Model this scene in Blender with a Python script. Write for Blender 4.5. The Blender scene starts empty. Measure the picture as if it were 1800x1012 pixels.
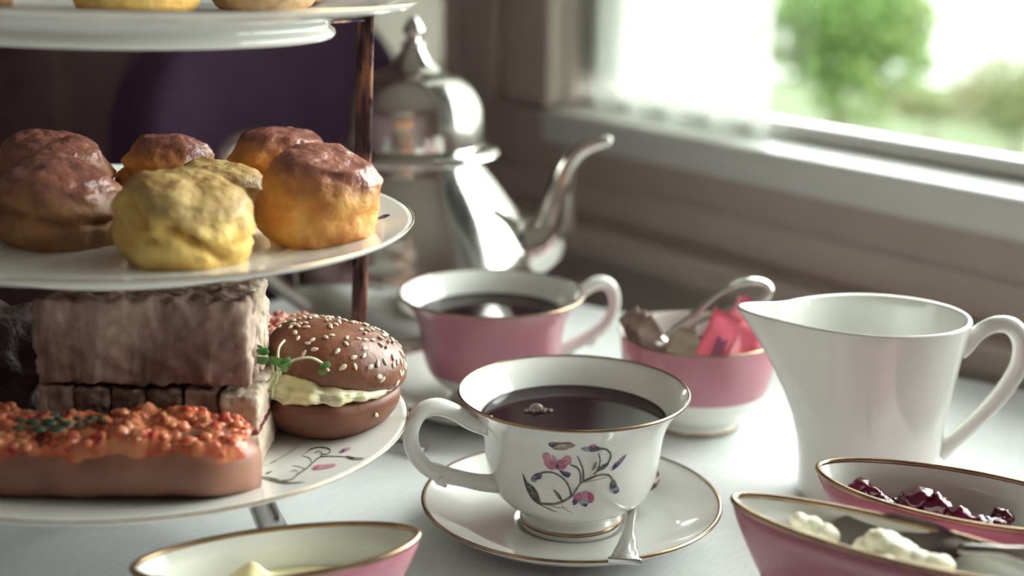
import bpy, bmesh, math, random
from mathutils import Vector, Matrix, noise

sc = bpy.context.scene
col = sc.collection
PI = math.pi
R = math.radians

# ------------------------------------------------------------------ camera, world, light, exposure
PITCH, ROLL, CAM_H, FPX = R(15.0), R(0.8), 0.296, 2550.0
cam_data = bpy.data.cameras.new('camera')
cam = bpy.data.objects.new('camera', cam_data)
col.objects.link(cam)
cam_data.sensor_width = 36.0
cam_data.lens = 36.0 * FPX / 1800.0
cam_data.clip_start = 0.02
cam_data.clip_end = 200
CROT = Matrix.Rotation(PI / 2 - PITCH, 3, 'X') @ Matrix.Rotation(ROLL, 3, 'Z')
cam.matrix_world = Matrix.Translation((0, 0, CAM_H)) @ CROT.to_4x4()
cam_data.dof.use_dof = True
cam_data.dof.focus_distance = 0.655
cam_data.dof.aperture_fstop = 4.5
sc.camera = cam

vs = sc.view_settings
vs.view_transform = 'Standard'
vs.look = 'None'
vs.gamma = 1.0
vs.use_curve_mapping = False
vs.exposure = 0.66

world = bpy.data.worlds.new('overcast_sky')
sc.world = world
world.use_nodes = True
wn = world.node_tree
bg = wn.nodes['Background']
bg.inputs['Color'].default_value = (0.96, 1.0, 0.955, 1)
bg.inputs['Strength'].default_value = 9.0

# window wall frame: origin on the inner face of the wall, local x runs along the wall to the right,
# local y points outdoors
W0 = Vector((0.1495, 1.25, 0.0))
WANG = math.atan2(-0.788, 0.616)
WMAT = Matrix.Translation(W0) @ Matrix.Rotation(WANG, 4, 'Z')


def portal(name, x0, x1, z0, z1, y):
    ld = bpy.data.lights.new(name, 'AREA')
    ld.shape = 'RECTANGLE'
    ld.size, ld.size_y = x1 - x0, z1 - z0
    ld.cycles.is_portal = True
    o = bpy.data.objects.new(name, ld)
    col.objects.link(o)
    # area lights shine along local -Z: aim that indoors (local -y of the wall)
    m = Matrix.Translation(((x0 + x1) / 2, y, (z0 + z1) / 2)) @ Matrix.Rotation(-PI / 2, 4, 'X')
    o.matrix_world = WMAT @ m
    return o


WIN_X0, WIN_X1, WIN_Z0, WIN_Z1 = -0.165, 2.35, 0.106, 1.45
portal('daylight_portal', WIN_X0, WIN_X1, WIN_Z0, WIN_Z1, 0.105)


# ------------------------------------------------------------------ helpers
def at(px, py, z=0.0):
    """point on the horizontal plane z that the photograph shows at pixel (px, py)"""
    d = CROT @ Vector(((px - 900) / FPX, -(py - 506) / FPX, -1.0))
    t = (z - CAM_H) / d.z
    return Vector((d.x * t, d.y * t, z))


def at_fwd(px, py, fwd):
    d = CROT @ Vector(((px - 900) / FPX, -(py - 506) / FPX, -1.0))
    t = fwd / d.y
    return Vector((d.x * t, fwd, CAM_H + d.z * t))


def empty(name, loc=(0, 0, 0), rz=0.0, mat=None):
    o = bpy.data.objects.new(name, None)
    o.empty_display_size = 0.02
    col.objects.link(o)
    if mat is not None:
        o.matrix_world = mat
    else:
        o.location = loc
        o.rotation_euler = (0, 0, rz)
    return o


def tag(o, label=None, cat=None, group=None, kind=None):
    if label: o['label'] = label
    if cat: o['category'] = cat
    if group: o['group'] = group
    if kind: o['kind'] = kind
    return o


def thing(name, label, cat, loc=(0, 0, 0), rz=0.0, group=None, mat=None):
    return tag(empty(name, loc, rz, mat), label, cat, group)


def add(name, geo, mats, parent=None, smooth=True, loc=None, rot=None):
    """link one mesh object made of (verts, faces[, material index per face])"""
    me = bpy.data.meshes.new(name)
    vs_, fs_ = geo[0], geo[1]
    me.from_pydata([tuple(v) for v in vs_], [], fs_)
    if not isinstance(mats, (list, tuple)): mats = [mats]
    for m in mats: me.materials.append(m)
    if len(geo) > 2 and geo[2] is not None:
        me.polygons.foreach_set('material_index', geo[2])
    if smooth:
        me.polygons.foreach_set('use_smooth', [True] * len(me.polygons))
    me.update()
    o = bpy.data.objects.new(name, me)
    col.objects.link(o)
    if parent is not None: o.parent = parent
    if loc is not None: o.location = loc
    if rot is not None: o.rotation_euler = rot
    return o


def copy_tree(o, parent=None):
    c = o.copy()
    col.objects.link(c)
    c.parent = parent
    for ch in list(o.children): copy_tree(ch, c)
    return c


def join(geos):
    V, F, M = [], [], []
    for g in geos:
        n = len(V)
        V += list(g[0])
        F += [tuple(i + n for i in f) for f in g[1]]
        M += list(g[2]) if len(g) > 2 and g[2] is not None else [0] * len(g[1])
    return V, F, M


def xf(geo, m):
    return ([m @ Vector(v) for v in geo[0]],) + tuple(geo[1:])


def catmull(pts, n=4, closed=False):
    P = [Vector(p) for p in pts]
    out = []
    N = len(P)
    for i in range(N if closed else N - 1):
        if closed:
            p0, p1, p2, p3 = P[i - 1], P[i], P[(i + 1) % N], P[(i + 2) % N]
        else:
            p0, p1, p2, p3 = P[max(i - 1, 0)], P[i], P[i + 1], P[min(i + 2, N - 1)]
        for k in range(n):
            t = k / n
            out.append(0.5 * ((2 * p1) + (p2 - p0) * t + (2 * p0 - 5 * p1 + 4 * p2 - p3) * t * t +
                              (3 * p1 - p0 - 3 * p2 + p3) * t ** 3))
    if not closed: out.append(P[-1])
    return out


def smooth_prof(p, n=4): return [(max(0, v.x), v.y) for v in catmull([(a, b, 0) for a, b in p], n)]


def interp(table, x):
    """piecewise linear lookup in a sorted list of (x, y)"""
    if x <= table[0][0]: return table[0][1]
    for (a, b), (c, d) in zip(table, table[1:]):
        if x <= c: return b + (d - b) * (x - a) / (c - a + 1e-12)
    return table[-1][1]


def lathe(prof, seg=72, mids=None, warp=None):
    """surface of revolution of a (r, z) list; warp(x, y, z, angle) may move a point"""
    V, F, M = [], [], []
    rows = []
    for (r, z) in prof:
        if r < 1e-6:
            rows.append([len(V)])
            V.append(Vector((0, 0, z)))
        else:
            row = []
            for k in range(seg):
                a = 2 * PI * k / seg
                row.append(len(V))
                V.append(Vector((r * math.cos(a), r * math.sin(a), z)))
            rows.append(row)
    for i in range(len(rows) - 1):
        A, B = rows[i], rows[i + 1]
        m = mids[i] if mids else 0
        for k in range(seg):
            k2 = (k + 1) % seg
            if len(A) == 1 and len(B) == 1: continue
            if len(A) == 1: F.append((A[0], B[k2], B[k])); M.append(m)
            elif len(B) == 1: F.append((A[k], A[k2], B[0])); M.append(m)
            else: F.append((A[k], A[k2], B[k2], B[k])); M.append(m)
    if warp: V = [warp(v) for v in V]
    return V, F, M


def loft(rings, cap0=True, cap1=True, mids=None):
    """skin a list of equally long closed rings"""
    V, F, M = [], [], []
    n = len(rings[0])
    for r in rings: V += [Vector(p) for p in r]
    for i in range(len(rings) - 1):
        for k in range(n):
            k2 = (k + 1) % n
            F.append((i * n + k, i * n + k2, (i + 1) * n + k2, (i + 1) * n + k))
            M.append(mids[i] if mids else 0)
    if cap0:
        c = len(V); V.append(sum((Vector(p) for p in rings[0]), Vector()) / n)
        for k in range(n): F.append((c, (k + 1) % n, k)); M.append(mids[0] if mids else 0)
    if cap1:
        c = len(V); V.append(sum((Vector(p) for p in rings[-1]), Vector()) / n)
        b = (len(rings) - 1) * n
        for k in range(n): F.append((c, b + k, b + (k + 1) % n)); M.append(mids[-1] if mids else 0)
    return V, F, M


def tube(path, rad, seg=12, flat=1.0, up=(0, 0, 1), closed=False, cap=True):
    """sweep an ellipse (rad along the in-plane normal, rad*flat along the binormal) along a path"""
    P = [Vector(p) for p in path]
    n = len(P)
    rings = []
    upv = Vector(up)
    prev = None
    for i in range(n):
        if closed: t = (P[(i + 1) % n] - P[i - 1]).normalized()
        else: t = (P[min(i + 1, n - 1)] - P[max(i - 1, 0)]).normalized()
        b = t.cross(upv)
        if b.length < 1e-4: b = prev if prev is not None else t.orthogonal()
        b = b.normalized()
        if prev is not None and b.dot(prev) < 0: b = -b
        prev = b
        nn = b.cross(t).normalized()
        r = rad[i] if isinstance(rad, (list, tuple)) else rad
        rings.append([P[i] + nn * (r * math.cos(2 * PI * k / seg)) + b * (r * flat * math.sin(2 * PI * k / seg))
                      for k in range(seg)])
    if closed:
        rings.append(rings[0])
        return loft(rings, False, False)
    return loft(rings, cap, cap)


def box(x0, x1, y0, y1, z0, z1, bev=0.0, seg=2):
    bm = bmesh.new()
    bmesh.ops.create_cube(bm, size=1.0)
    for v in bm.verts:
        v.co = Vector((x0 + (v.co.x + .5) * (x1 - x0), y0 + (v.co.y + .5) * (y1 - y0), z0 + (v.co.z + .5) * (z1 - z0)))
    if bev > 0:
        bmesh.ops.bevel(bm, geom=list(bm.edges), offset=bev, segments=seg, affect='EDGES', profile=0.5)
    V = [v.co.copy() for v in bm.verts]
    bm.verts.index_update()
    F = [tuple(v.index for v in f.verts) for f in bm.faces]
    bm.free()
    return V, F, None


def ico(sub, r=1.0, c=(0, 0, 0), s=(1, 1, 1), rough=0.0, fr=1.0, seed=0):
    bm = bmesh.new()
    bmesh.ops.create_icosphere(bm, subdivisions=sub, radius=1.0)
    V = []
    for v in bm.verts:
        p = v.co.copy()
        if rough: p *= 1 + rough * noise.noise(p * fr + Vector((seed * 3.1, seed * 1.7, seed)))
        V.append(Vector((c[0] + p.x * s[0] * r, c[1] + p.y * s[1] * r, c[2] + p.z * s[2] * r)))
    bm.verts.index_update()
    F = [tuple(v.index for v in f.verts) for f in bm.faces]
    bm.free()
    return V, F, None


def dense_box(sx, sy, sz, n, rough=0.0, fr=100.0, seed=0, bulge=0.0, rnd=0.15):
    """rounded block with a fine grid on every side, its sides roughened by noise; base at z=0"""
    nx, ny, nz = n
    V, F, idx = [], [], {}
    def vid(i, j, k):
        key = (i, j, k)
        if key not in idx:
            p = Vector(((i / nx - .5) * sx, (j / ny - .5) * sy, k / nz * sz))
            c = Vector((0, 0, sz / 2))
            q = p - c
            h = Vector((sx / 2, sy / 2, sz / 2))
            rr = rnd * min(h)
            inner = Vector([max(-(h[a] - rr), min(h[a] - rr, q[a])) for a in range(3)])
            d = q - inner
            if d.length > 1e-9: q = inner + d.normalized() * rr
            nrm = d.normalized() if d.length > 1e-9 else Vector((0, 0, 1))
            if rough:
                q += nrm * rough * noise.fractal((q + Vector((seed, seed * .7, 0))) * fr, 0.8, 2.0, 3)
            idx[key] = len(V)
            V.append(q + c)
        return idx[key]
    def quad(a, b, c, d): F.append((vid(*a), vid(*b), vid(*c), vid(*d)))
    for i in range(nx):
        for j in range(ny):
            quad((i, j, 0), (i, j + 1, 0), (i + 1, j + 1, 0), (i + 1, j, 0))
            quad((i, j, nz), (i + 1, j, nz), (i + 1, j + 1, nz), (i, j + 1, nz))
    for i in range(nx):
        for k in range(nz):
            quad((i, 0, k), (i + 1, 0, k), (i + 1, 0, k + 1), (i, 0, k + 1))
            quad((i, ny, k), (i, ny, k + 1), (i + 1, ny, k + 1), (i + 1, ny, k))
    for j in range(ny):
        for k in range(nz):
            quad((0, j, k), (0, j, k + 1), (0, j + 1, k + 1), (0, j + 1, k))
            quad((nx, j, k), (nx, j + 1, k), (nx, j + 1, k + 1), (nx, j, k + 1))
    return V, F, None


# ------------------------------------------------------------------ materials
def mat(name, c1, rough=0.5, metal=0.0, c2=None, scale=8.0, stretch=None, lo=0.4, hi=0.6, detail=5.0,
        bump=0.0, bscale=None, bdist=0.001, coat=0.0, sss=0.0, sssr=0.004, trans=0.0, spec=0.5, sheen=0.0, c3=None,
        scale3=40.0, rough2=None, ior=1.5):
    m = bpy.data.materials.new(name)
    m.use_nodes = True
    nt = m.node_tree
    p = nt.nodes['Principled BSDF']
    p.inputs['Base Color'].default_value = (*c1, 1)
    p.inputs['Roughness'].default_value = rough
    p.inputs['Metallic'].default_value = metal
    p.inputs['Specular IOR Level'].default_value = spec
    p.inputs['IOR'].default_value = ior
    p.inputs['Coat Weight'].default_value = coat
    p.inputs['Coat Roughness'].default_value = 0.03
    p.inputs['Transmission Weight'].default_value = trans
    if sheen:
        p.inputs['Sheen Weight'].default_value = sheen
        p.inputs['Sheen Roughness'].default_value = 0.4
    if sss:
        p.inputs['Subsurface Weight'].default_value = sss
        p.inputs['Subsurface Radius'].default_value = (1.0, 0.5, 0.25)
        p.inputs['Subsurface Scale'].default_value = sssr
    tc = nt.nodes.new('ShaderNodeTexCoord')
    mp = nt.nodes.new('ShaderNodeMapping')
    nt.links.new(tc.outputs['Object'], mp.inputs['Vector'])
    if stretch: mp.inputs['Scale'].default_value = stretch
    def nz(s, det):
        n = nt.nodes.new('ShaderNodeTexNoise')
        n.inputs['Scale'].default_value = s
        n.inputs['Detail'].default_value = det
        nt.links.new(mp.outputs['Vector'], n.inputs['Vector'])
        return n
    if c2 is None: c2 = tuple(min(1, v * 0.94) for v in c1)
    n1 = nz(scale, detail)
    rp = nt.nodes.new('ShaderNodeValToRGB')
    rp.color_ramp.elements[0].position = lo
    rp.color_ramp.elements[1].position = hi
    rp.color_ramp.elements[0].color = (*c1, 1)
    rp.color_ramp.elements[1].color = (*c2, 1)
    nt.links.new(n1.outputs['Fac'], rp.inputs['Fac'])
    out = rp.outputs['Color']
    if c3 is not None:
        n3 = nz(scale3, 3)
        r3 = nt.nodes.new('ShaderNodeValToRGB')
        r3.color_ramp.elements[0].position = 0.56
        r3.color_ramp.elements[1].position = 0.66
        nt.links.new(n3.outputs['Fac'], r3.inputs['Fac'])
        mx = nt.nodes.new('ShaderNodeMixRGB')
        nt.links.new(r3.outputs['Color'], mx.inputs['Fac'])
        nt.links.new(out, mx.inputs['Color1'])
        mx.inputs['Color2'].default_value = (*c3, 1)
        out = mx.outputs['Color']
    nt.links.new(out, p.inputs['Base Color'])
    if rough2 is not None:
        mr = nt.nodes.new('ShaderNodeMapRange')
        mr.inputs['From Min'].default_value = lo
        mr.inputs['From Max'].default_value = hi
        mr.inputs['To Min'].default_value = rough
        mr.inputs['To Max'].default_value = rough2
        nt.links.new(n1.outputs['Fac'], mr.inputs['Value'])
        nt.links.new(mr.outputs['Result'], p.inputs['Roughness'])
    if bump:
        n2 = nz(bscale or scale * 3, 4)
        b = nt.nodes.new('ShaderNodeBump')
        b.inputs['Strength'].default_value = bump
        b.inputs['Distance'].default_value = bdist
        nt.links.new(n2.outputs['Fac'], b.inputs['Height'])
        nt.links.new(b.outputs['Normal'], p.inputs['Normal'])
    return m


def print_mat(name):
    """flat print: the colour comes from the faces of the print itself"""
    m = bpy.data.materials.new(name)
    m.use_nodes = True
    nt = m.node_tree
    p = nt.nodes['Principled BSDF']
    a = nt.nodes.new('ShaderNodeAttribute')
    a.attribute_name = 'ink'
    tc = nt.nodes.new('ShaderNodeTexCoord')
    n = nt.nodes.new('ShaderNodeTexNoise')
    n.inputs['Scale'].default_value = 450
    mx = nt.nodes.new('ShaderNodeMixRGB')
    mx.inputs['Color2'].default_value = (0.78, 0.77, 0.73, 1)
    mr = nt.nodes.new('ShaderNodeMapRange')
    mr.inputs['From Min'].default_value = 0.4
    mr.inputs['From Max'].default_value = 0.75
    mr.inputs['To Max'].default_value = 0.22
    nt.links.new(tc.outputs['Object'], n.inputs['Vector'])
    nt.links.new(n.outputs['Fac'], mr.inputs['Value'])
    nt.links.new(mr.outputs['Result'], mx.inputs['Fac'])
    nt.links.new(a.outputs['Color'], mx.inputs['Color1'])
    nt.links.new(mx.outputs['Color'], p.inputs['Base Color'])
    p.inputs['Roughness'].default_value = 0.12
    return m


def thin_glass(name):
    m = bpy.data.materials.new(name)
    m.use_nodes = True
    nt = m.node_tree
    nt.nodes.clear()
    o = nt.nodes.new('ShaderNodeOutputMaterial')
    t = nt.nodes.new('ShaderNodeBsdfTransparent')
    t.inputs['Color'].default_value = (0.96, 0.98, 0.97, 1)
    g = nt.nodes.new('ShaderNodeBsdfGlossy')
    g.inputs['Roughness'].default_value = 0.02
    f = nt.nodes.new('ShaderNodeFresnel')
    f.inputs['IOR'].default_value = 1.3
    x = nt.nodes.new('ShaderNodeMixShader')
    nt.links.new(f.outputs[0], x.inputs[0])
    nt.links.new(t.outputs[0], x.inputs[1])
    nt.links.new(g.outputs[0], x.inputs[2])
    nt.links.new(x.outputs[0], o.inputs[0])
    return m


def sheer(name, c, thin=0.25):
    m = bpy.data.materials.new(name)
    m.use_nodes = True
    nt = m.node_tree
    nt.nodes.clear()
    o = nt.nodes.new('ShaderNodeOutputMaterial')
    d = nt.nodes.new('ShaderNodeBsdfDiffuse'); d.inputs['Color'].default_value = (*c, 1)
    t = nt.nodes.new('ShaderNodeBsdfTranslucent'); t.inputs['Color'].default_value = (*c, 1)
    tr = nt.nodes.new('ShaderNodeBsdfTransparent')
    a = nt.nodes.new('ShaderNodeMixShader'); a.inputs[0].default_value = 0.6
    b = nt.nodes.new('ShaderNodeMixShader'); b.inputs[0].default_value = thin
    nt.links.new(d.outputs[0], a.inputs[1]); nt.links.new(t.outputs[0], a.inputs[2])
    nt.links.new(a.outputs[0], b.inputs[1]); nt.links.new(tr.outputs[0], b.inputs[2])
    nt.links.new(b.outputs[0], o.inputs[0])
    return m


M = {}
M['china'] = mat('white_bone_china', (0.80, 0.80, 0.76), 0.10, c2=(0.78, 0.78, 0.74), scale=20, coat=0.4)
M['pure'] = mat('white_porcelain', (0.80, 0.80, 0.75), 0.07, c2=(0.78, 0.78, 0.73), scale=15, coat=0.8)
M['pink'] = mat('pink_glaze', (0.50, 0.20, 0.26), 0.16, c2=(0.47, 0.185, 0.245), scale=30, coat=0.3)
M['gold'] = mat('gilding', (0.44, 0.31, 0.20), 0.26, 1.0, c2=(0.30, 0.20, 0.13), scale=60)
M['silver'] = mat('polished_silver', (0.80, 0.78, 0.74), 0.10, 1.0, c2=(0.70, 0.67, 0.62), scale=14, rough2=0.2)
M['steel'] = mat('stainless_steel', (0.55, 0.53, 0.52), 0.18, 1.0, c2=(0.46, 0.44, 0.43), scale=20)
M['tarnish'] = mat('tarnished_metal', (0.085, 0.055, 0.065), 0.4, 0.55, c2=(0.52, 0.28, 0.19), scale=90, stretch=(1, 1, 0.45),
                   lo=0.44, hi=0.68, detail=9, bump=0.3, bscale=300, c3=(0.02, 0.012, 0.03), scale3=120, rough2=0.55)
M['tea'] = mat('black_tea', (0.018, 0.006, 0.010), 0.02, c2=(0.016, 0.005, 0.009), ior=1.34)
M['bubble'] = mat('tea_froth', (0.25, 0.16, 0.14), 0.05, c2=(0.4, 0.3, 0.28), trans=0.5, ior=1.2)
M['cloth'] = mat('white_linen', (0.80, 0.82, 0.82), 0.85, c2=(0.76, 0.78, 0.785), scale=500, stretch=(1, 0.25, 1), bump=0.25, bscale=900,
                 bdist=0.0003)
M['print'] = print_mat('printed_colours')
M['bun'] = mat('brown_bun_crust', (0.155, 0.050, 0.026), 0.42, c2=(0.20, 0.072, 0.036), scale=70, c3=(0.24, 0.095, 0.05), scale3=260,
               bump=0.35, bscale=300, bdist=0.0012, coat=0.08)
M['bun_low'] = mat('brown_bun_base', (0.145, 0.048, 0.027), 0.45, c2=(0.19, 0.068, 0.036), scale=50, bump=0.3, bscale=400, bdist=0.0005)
M['seed'] = mat('sesame', (0.72, 0.60, 0.46), 0.4, c2=(0.60, 0.46, 0.33), scale=200)
M['egg'] = mat('egg_mayonnaise', (0.80, 0.72, 0.38), 0.32, c2=(0.86, 0.82, 0.58), scale=70, bump=0.4, bscale=160, bdist=0.001, sss=0.25)
M['leaf'] = mat('cress_leaf', (0.055, 0.19, 0.030), 0.4, c2=(0.12, 0.30, 0.06), scale=200)
M['stem'] = mat('cress_stem', (0.62, 0.62, 0.42), 0.4, c2=(0.5, 0.56, 0.3), scale=100)
M['bread'] = mat('wholemeal_crumb', (0.52, 0.38, 0.31), 0.85, c2=(0.27, 0.17, 0.14), scale=85, stretch=(1.0, 1.0, 0.25), detail=8,
                 lo=0.42, hi=0.62, bump=0.9, bscale=130, bdist=0.002, c3=(0.20, 0.12, 0.10), scale3=60)
M['bread_pale'] = mat('pale_crumb', (0.58, 0.47, 0.37), 0.85, c2=(0.44, 0.33, 0.25), scale=120, detail=8, bump=0.9, bscale=260,
                      bdist=0.002)
M['bread_dark'] = mat('dark_crumb', (0.20, 0.125, 0.10), 0.85, c2=(0.11, 0.065, 0.06), scale=110, detail=8, bump=0.8, bscale=220,
                      bdist=0.002, c3=(0.36, 0.26, 0.20), scale3=90)
M['filling'] = mat('dark_red_filling', (0.20, 0.035, 0.035), 0.4, c2=(0.12, 0.02, 0.03), scale=120)
M['roll'] = mat('soft_roll_crust', (0.20, 0.080, 0.052), 0.45, c2=(0.27, 0.115, 0.072), scale=40, bump=0.3, bscale=120, bdist=0.001)
M['topping'] = mat('tomato_topping', (0.50, 0.105, 0.050), 0.24, c2=(0.60, 0.23, 0.11), scale=120, c3=(0.36, 0.035, 0.03), scale3=150,
                   bump=0.3, bscale=300, sss=0.2)
M['rose'] = mat('rose_topping', (0.62, 0.24, 0.17), 0.25, c2=(0.72, 0.42, 0.32), scale=120, c3=(0.5, 0.08, 0.07), scale3=160,
                bump=0.3, bscale=300, sss=0.2)
M['herb'] = mat('chopped_herbs', (0.016, 0.05, 0.03), 0.4, c2=(0.035, 0.11, 0.055), scale=200)
M['darkbun'] = mat('dark_seeded_crust', (0.065, 0.04, 0.042), 0.6, c2=(0.095, 0.058, 0.055), scale=120, detail=8, bump=0.9, bscale=160,
                   bdist=0.003)
M['jam'] = mat('berry_jam', (0.050, 0.004, 0.014), 0.08, c2=(0.11, 0.007, 0.026), scale=150, bump=0.5, bscale=260, coat=0.2)
M['cream'] = mat('clotted_cream', (0.80, 0.74, 0.58), 0.4, c2=(0.80, 0.74, 0.56), scale=60, bump=0.3, bscale=120, sss=0.25)
M['custard'] = mat('lemon_curd_cream', (0.82, 0.74, 0.46), 0.35, c2=(0.78, 0.66, 0.36), scale=40, bump=0.2, bscale=100, sss=0.25)
M['pink_paper'] = mat('pink_paper', (0.80, 0.14, 0.20), 0.5, c2=(0.74, 0.11, 0.17), scale=60)
M['pink_light'] = mat('light_pink_paper', (0.86, 0.30, 0.34), 0.5, c2=(0.80, 0.25, 0.30), scale=60)
M['brown_paper'] = mat('brown_paper', (0.17, 0.10, 0.07), 0.5, c2=(0.10, 0.055, 0.05), scale=80)
M['taupe_paper'] = mat('taupe_paper', (0.34, 0.28, 0.20), 0.5, c2=(0.26, 0.20, 0.14), scale=60)
M['white_paper'] = mat('white_paper', (0.74, 0.74, 0.72), 0.45, c2=(0.68, 0.68, 0.66), scale=60)
M['ink'] = mat('dark_ink', (0.05, 0.03, 0.10), 0.5)
M['wall'] = mat('warm_grey_paint', (0.78, 0.68, 0.62), 0.6, c2=(0.75, 0.655, 0.60), scale=3, bump=0.05, bscale=200)
M['plum'] = mat('plum_wall_paint', (0.30, 0.20, 0.23), 0.7, c2=(0.28, 0.185, 0.21), scale=3, bump=0.05, bscale=200)
M['mauve'] = mat('mauve_wall_paint', (0.74, 0.62, 0.61), 0.7, c2=(0.71, 0.595, 0.585), scale=3, bump=0.05, bscale=200)
M['frame'] = mat('cream_gloss_paint', (0.66, 0.565, 0.51), 0.45, c2=(0.63, 0.54, 0.485), scale=4)
M['rail'] = mat('brown_grey_gloss_paint', (0.54, 0.45, 0.405), 0.45, c2=(0.51, 0.425, 0.38), scale=4)
M['white_gloss'] = mat('white_gloss_paint', (0.82, 0.82, 0.79), 0.3, c2=(0.79, 0.79, 0.76), scale=4)
M['ceiling'] = mat('ceiling_paint', (0.86, 0.83, 0.80), 0.8)
M['floor'] = mat('mauve_carpet', (0.42, 0.31, 0.31), 0.95, c2=(0.36, 0.26, 0.265), scale=60, bump=0.5, bscale=300)
M['velvet'] = mat('aubergine_velvet', (0.085, 0.040, 0.092), 0.85, c2=(0.072, 0.034, 0.080), scale=30, sheen=0.1, bump=0.1, bscale=400)
M['wood'] = mat('dark_wood', (0.09, 0.045, 0.03), 0.35, c2=(0.05, 0.025, 0.02), scale=20, stretch=(1, 1, 0.1))
M['drape'] = mat('mauve_drape', (0.22, 0.15, 0.155), 0.8, c2=(0.18, 0.12, 0.13), scale=30, bump=0.1, bscale=500)
M['pale_drape'] = mat('pale_drape', (0.62, 0.58, 0.54), 0.8, c2=(0.57, 0.53, 0.49), scale=30, bump=0.1, bscale=500)
M['glass'] = thin_glass('window_glass')
M['sheer'] = sheer('sheer_white_net', (0.66, 0.67, 0.63), 0.2)
M['linen'] = sheer('linen_blind_cloth', (0.50, 0.48, 0.44), 0.03)
M['lawn'] = mat('lawn_grass', (0.045, 0.062, 0.026), 0.95, c2=(0.055, 0.070, 0.034), scale=0.6, c3=(0.065, 0.075, 0.045), scale3=2.0)
M['foliage_a'] = mat('bright_foliage', (0.048, 0.092, 0.018), 0.7, c2=(0.082, 0.110, 0.030), spec=.2, scale=1.2)
M['foliage_b'] = mat('olive_foliage', (0.064, 0.080, 0.026), 0.7, c2=(0.090, 0.085, 0.042), spec=.2, scale=1.2)
M['bark'] = mat('bark', (0.10, 0.07, 0.05), 0.9, c2=(0.06, 0.04, 0.03), scale=10)
M['render'] = mat('white_render', (0.75, 0.78, 0.76), 0.9)


# ------------------------------------------------------------------ the setting
def struct(name, geo, m, parent=None, smooth=False, wallspace=True):
    o = add(name, geo, m, parent, smooth)
    if parent is None:
        if wallspace: o.matrix_world = WMAT
        tag(o, kind='structure')
    return o


FL, CE = -0.75, 1.80
BACK, SIDE, FRONT = -0.75, -4.2, 3.6      # far wall (local x), wall opposite the window (local y), wall behind the camera
T = 0.10
W2A, W2B = -0.56, -0.338
wv = [box(BACK, W2A, 0, T, FL, CE), box(W2B, WIN_X0, 0, T, FL, CE), box(W2A, W2B, 0, T, FL, WIN_Z0 - .03), box(W2A, W2B, 0, T, WIN_Z1, CE), box(WIN_X1, FRONT, 0, T, FL, CE),
      box(WIN_X0, WIN_X1, 0, T, FL, WIN_Z0 - 0.03), box(WIN_X0, WIN_X1, 0, T, WIN_Z1, CE)]
struct('wall_right', join(wv), M['wall'])
struct('window_ledge', box(WIN_X0, WIN_X1, 0.052, T + .04, WIN_Z0 - .045, WIN_Z0 - .01), M['render'])
struct('wall_back', box(BACK - T, BACK, SIDE, T, FL, CE), M['plum'])
struct('wall_left', box(BACK - T, FRONT + T, SIDE - T, SIDE, FL, CE), M['plum'])
struct('wall_front', box(FRONT, FRONT + T, SIDE, T, FL, CE), M['mauve'])
struct('floor', box(BACK - T, FRONT + T, SIDE - T, T, FL - 0.1, FL), M['floor'])
struct('ceiling', box(BACK - T, FRONT + T, SIDE - T, T, CE, CE + 0.1), M['ceiling'])

# window: sill board, frame rails, mullions, panes
win = empty('window_1', mat=WMAT)
tag(win, kind='structure')
add('window_sill', box(WIN_X0, WIN_X1, -0.030, 0.052, WIN_Z0 - 0.03, WIN_Z0, 0.004), M['white_gloss'], win, False)
add('bottom_rail', box(WIN_X0 - 0.09, WIN_X1 + 0.09, -0.028, 0.0, WIN_Z0 - 0.062, WIN_Z0 - 0.002, 0.006), M['rail'], win, False)
add('side_casing', box(WIN_X0 - 0.065, WIN_X0, -0.022, 0.0, WIN_Z0, WIN_Z1 + 0.06, 0.005), M['frame'], win, False)
add('side_casing', box(WIN_X1, WIN_X1 + 0.07, -0.022, 0.0, WIN_Z0, WIN_Z1 + 0.06, 0.005), M['frame'], win, False)
add('top_rail', box(WIN_X0 - 0.07, WIN_X1 + 0.07, -0.024, 0.0, WIN_Z1, WIN_Z1 + 0.07, 0.005), M['frame'], win, False)
add('sash_rail', box(WIN_X0, WIN_X1, 0.030, 0.052, WIN_Z0, WIN_Z0 + 0.014, 0.004), M['white_gloss'], win, False)
add('sash_rail', box(WIN_X0, WIN_X1, 0.030, 0.052, WIN_Z1 - 0.04, WIN_Z1, 0.004), M['white_gloss'], win, False)
for x in (WIN_X0 + 0.02, 0.96, 1.65, WIN_X1 - 0.02):
    add('mullion', box(x - 0.02, x + 0.02, 0.030, 0.052, WIN_Z0 + 0.025, WIN_Z1 - 0.04, 0.004), M['white_gloss'], win, False)
xs = [WIN_X0 + 0.04, 0.94, 0.98, 1.63, 1.67, WIN_X1 - 0.04]
for k in range(3):
    add('pane', box(xs[2 * k], xs[2 * k + 1], 0.040, 0.043, WIN_Z0 + 0.014, WIN_Z1 - 0.04), M['glass'], win, False)

# shelf moulding under the window and the upright boards beside it
struct('trim_1', join([box(BACK, FRONT, -0.045, 0, -0.020, 0.008, 0.006), box(BACK, FRONT, -0.02, 0, -0.045, -0.020, 0.004)]), M['frame'])
struct('trim_2', box(WIN_X0 - 0.155, WIN_X0 - 0.095, -0.014, 0, 0.03, CE, 0.005), M['frame'])
struct('baseboard_right', box(BACK, FRONT, -0.02, 0, FL, FL + 0.14, 0.004), M['frame'])


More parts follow.
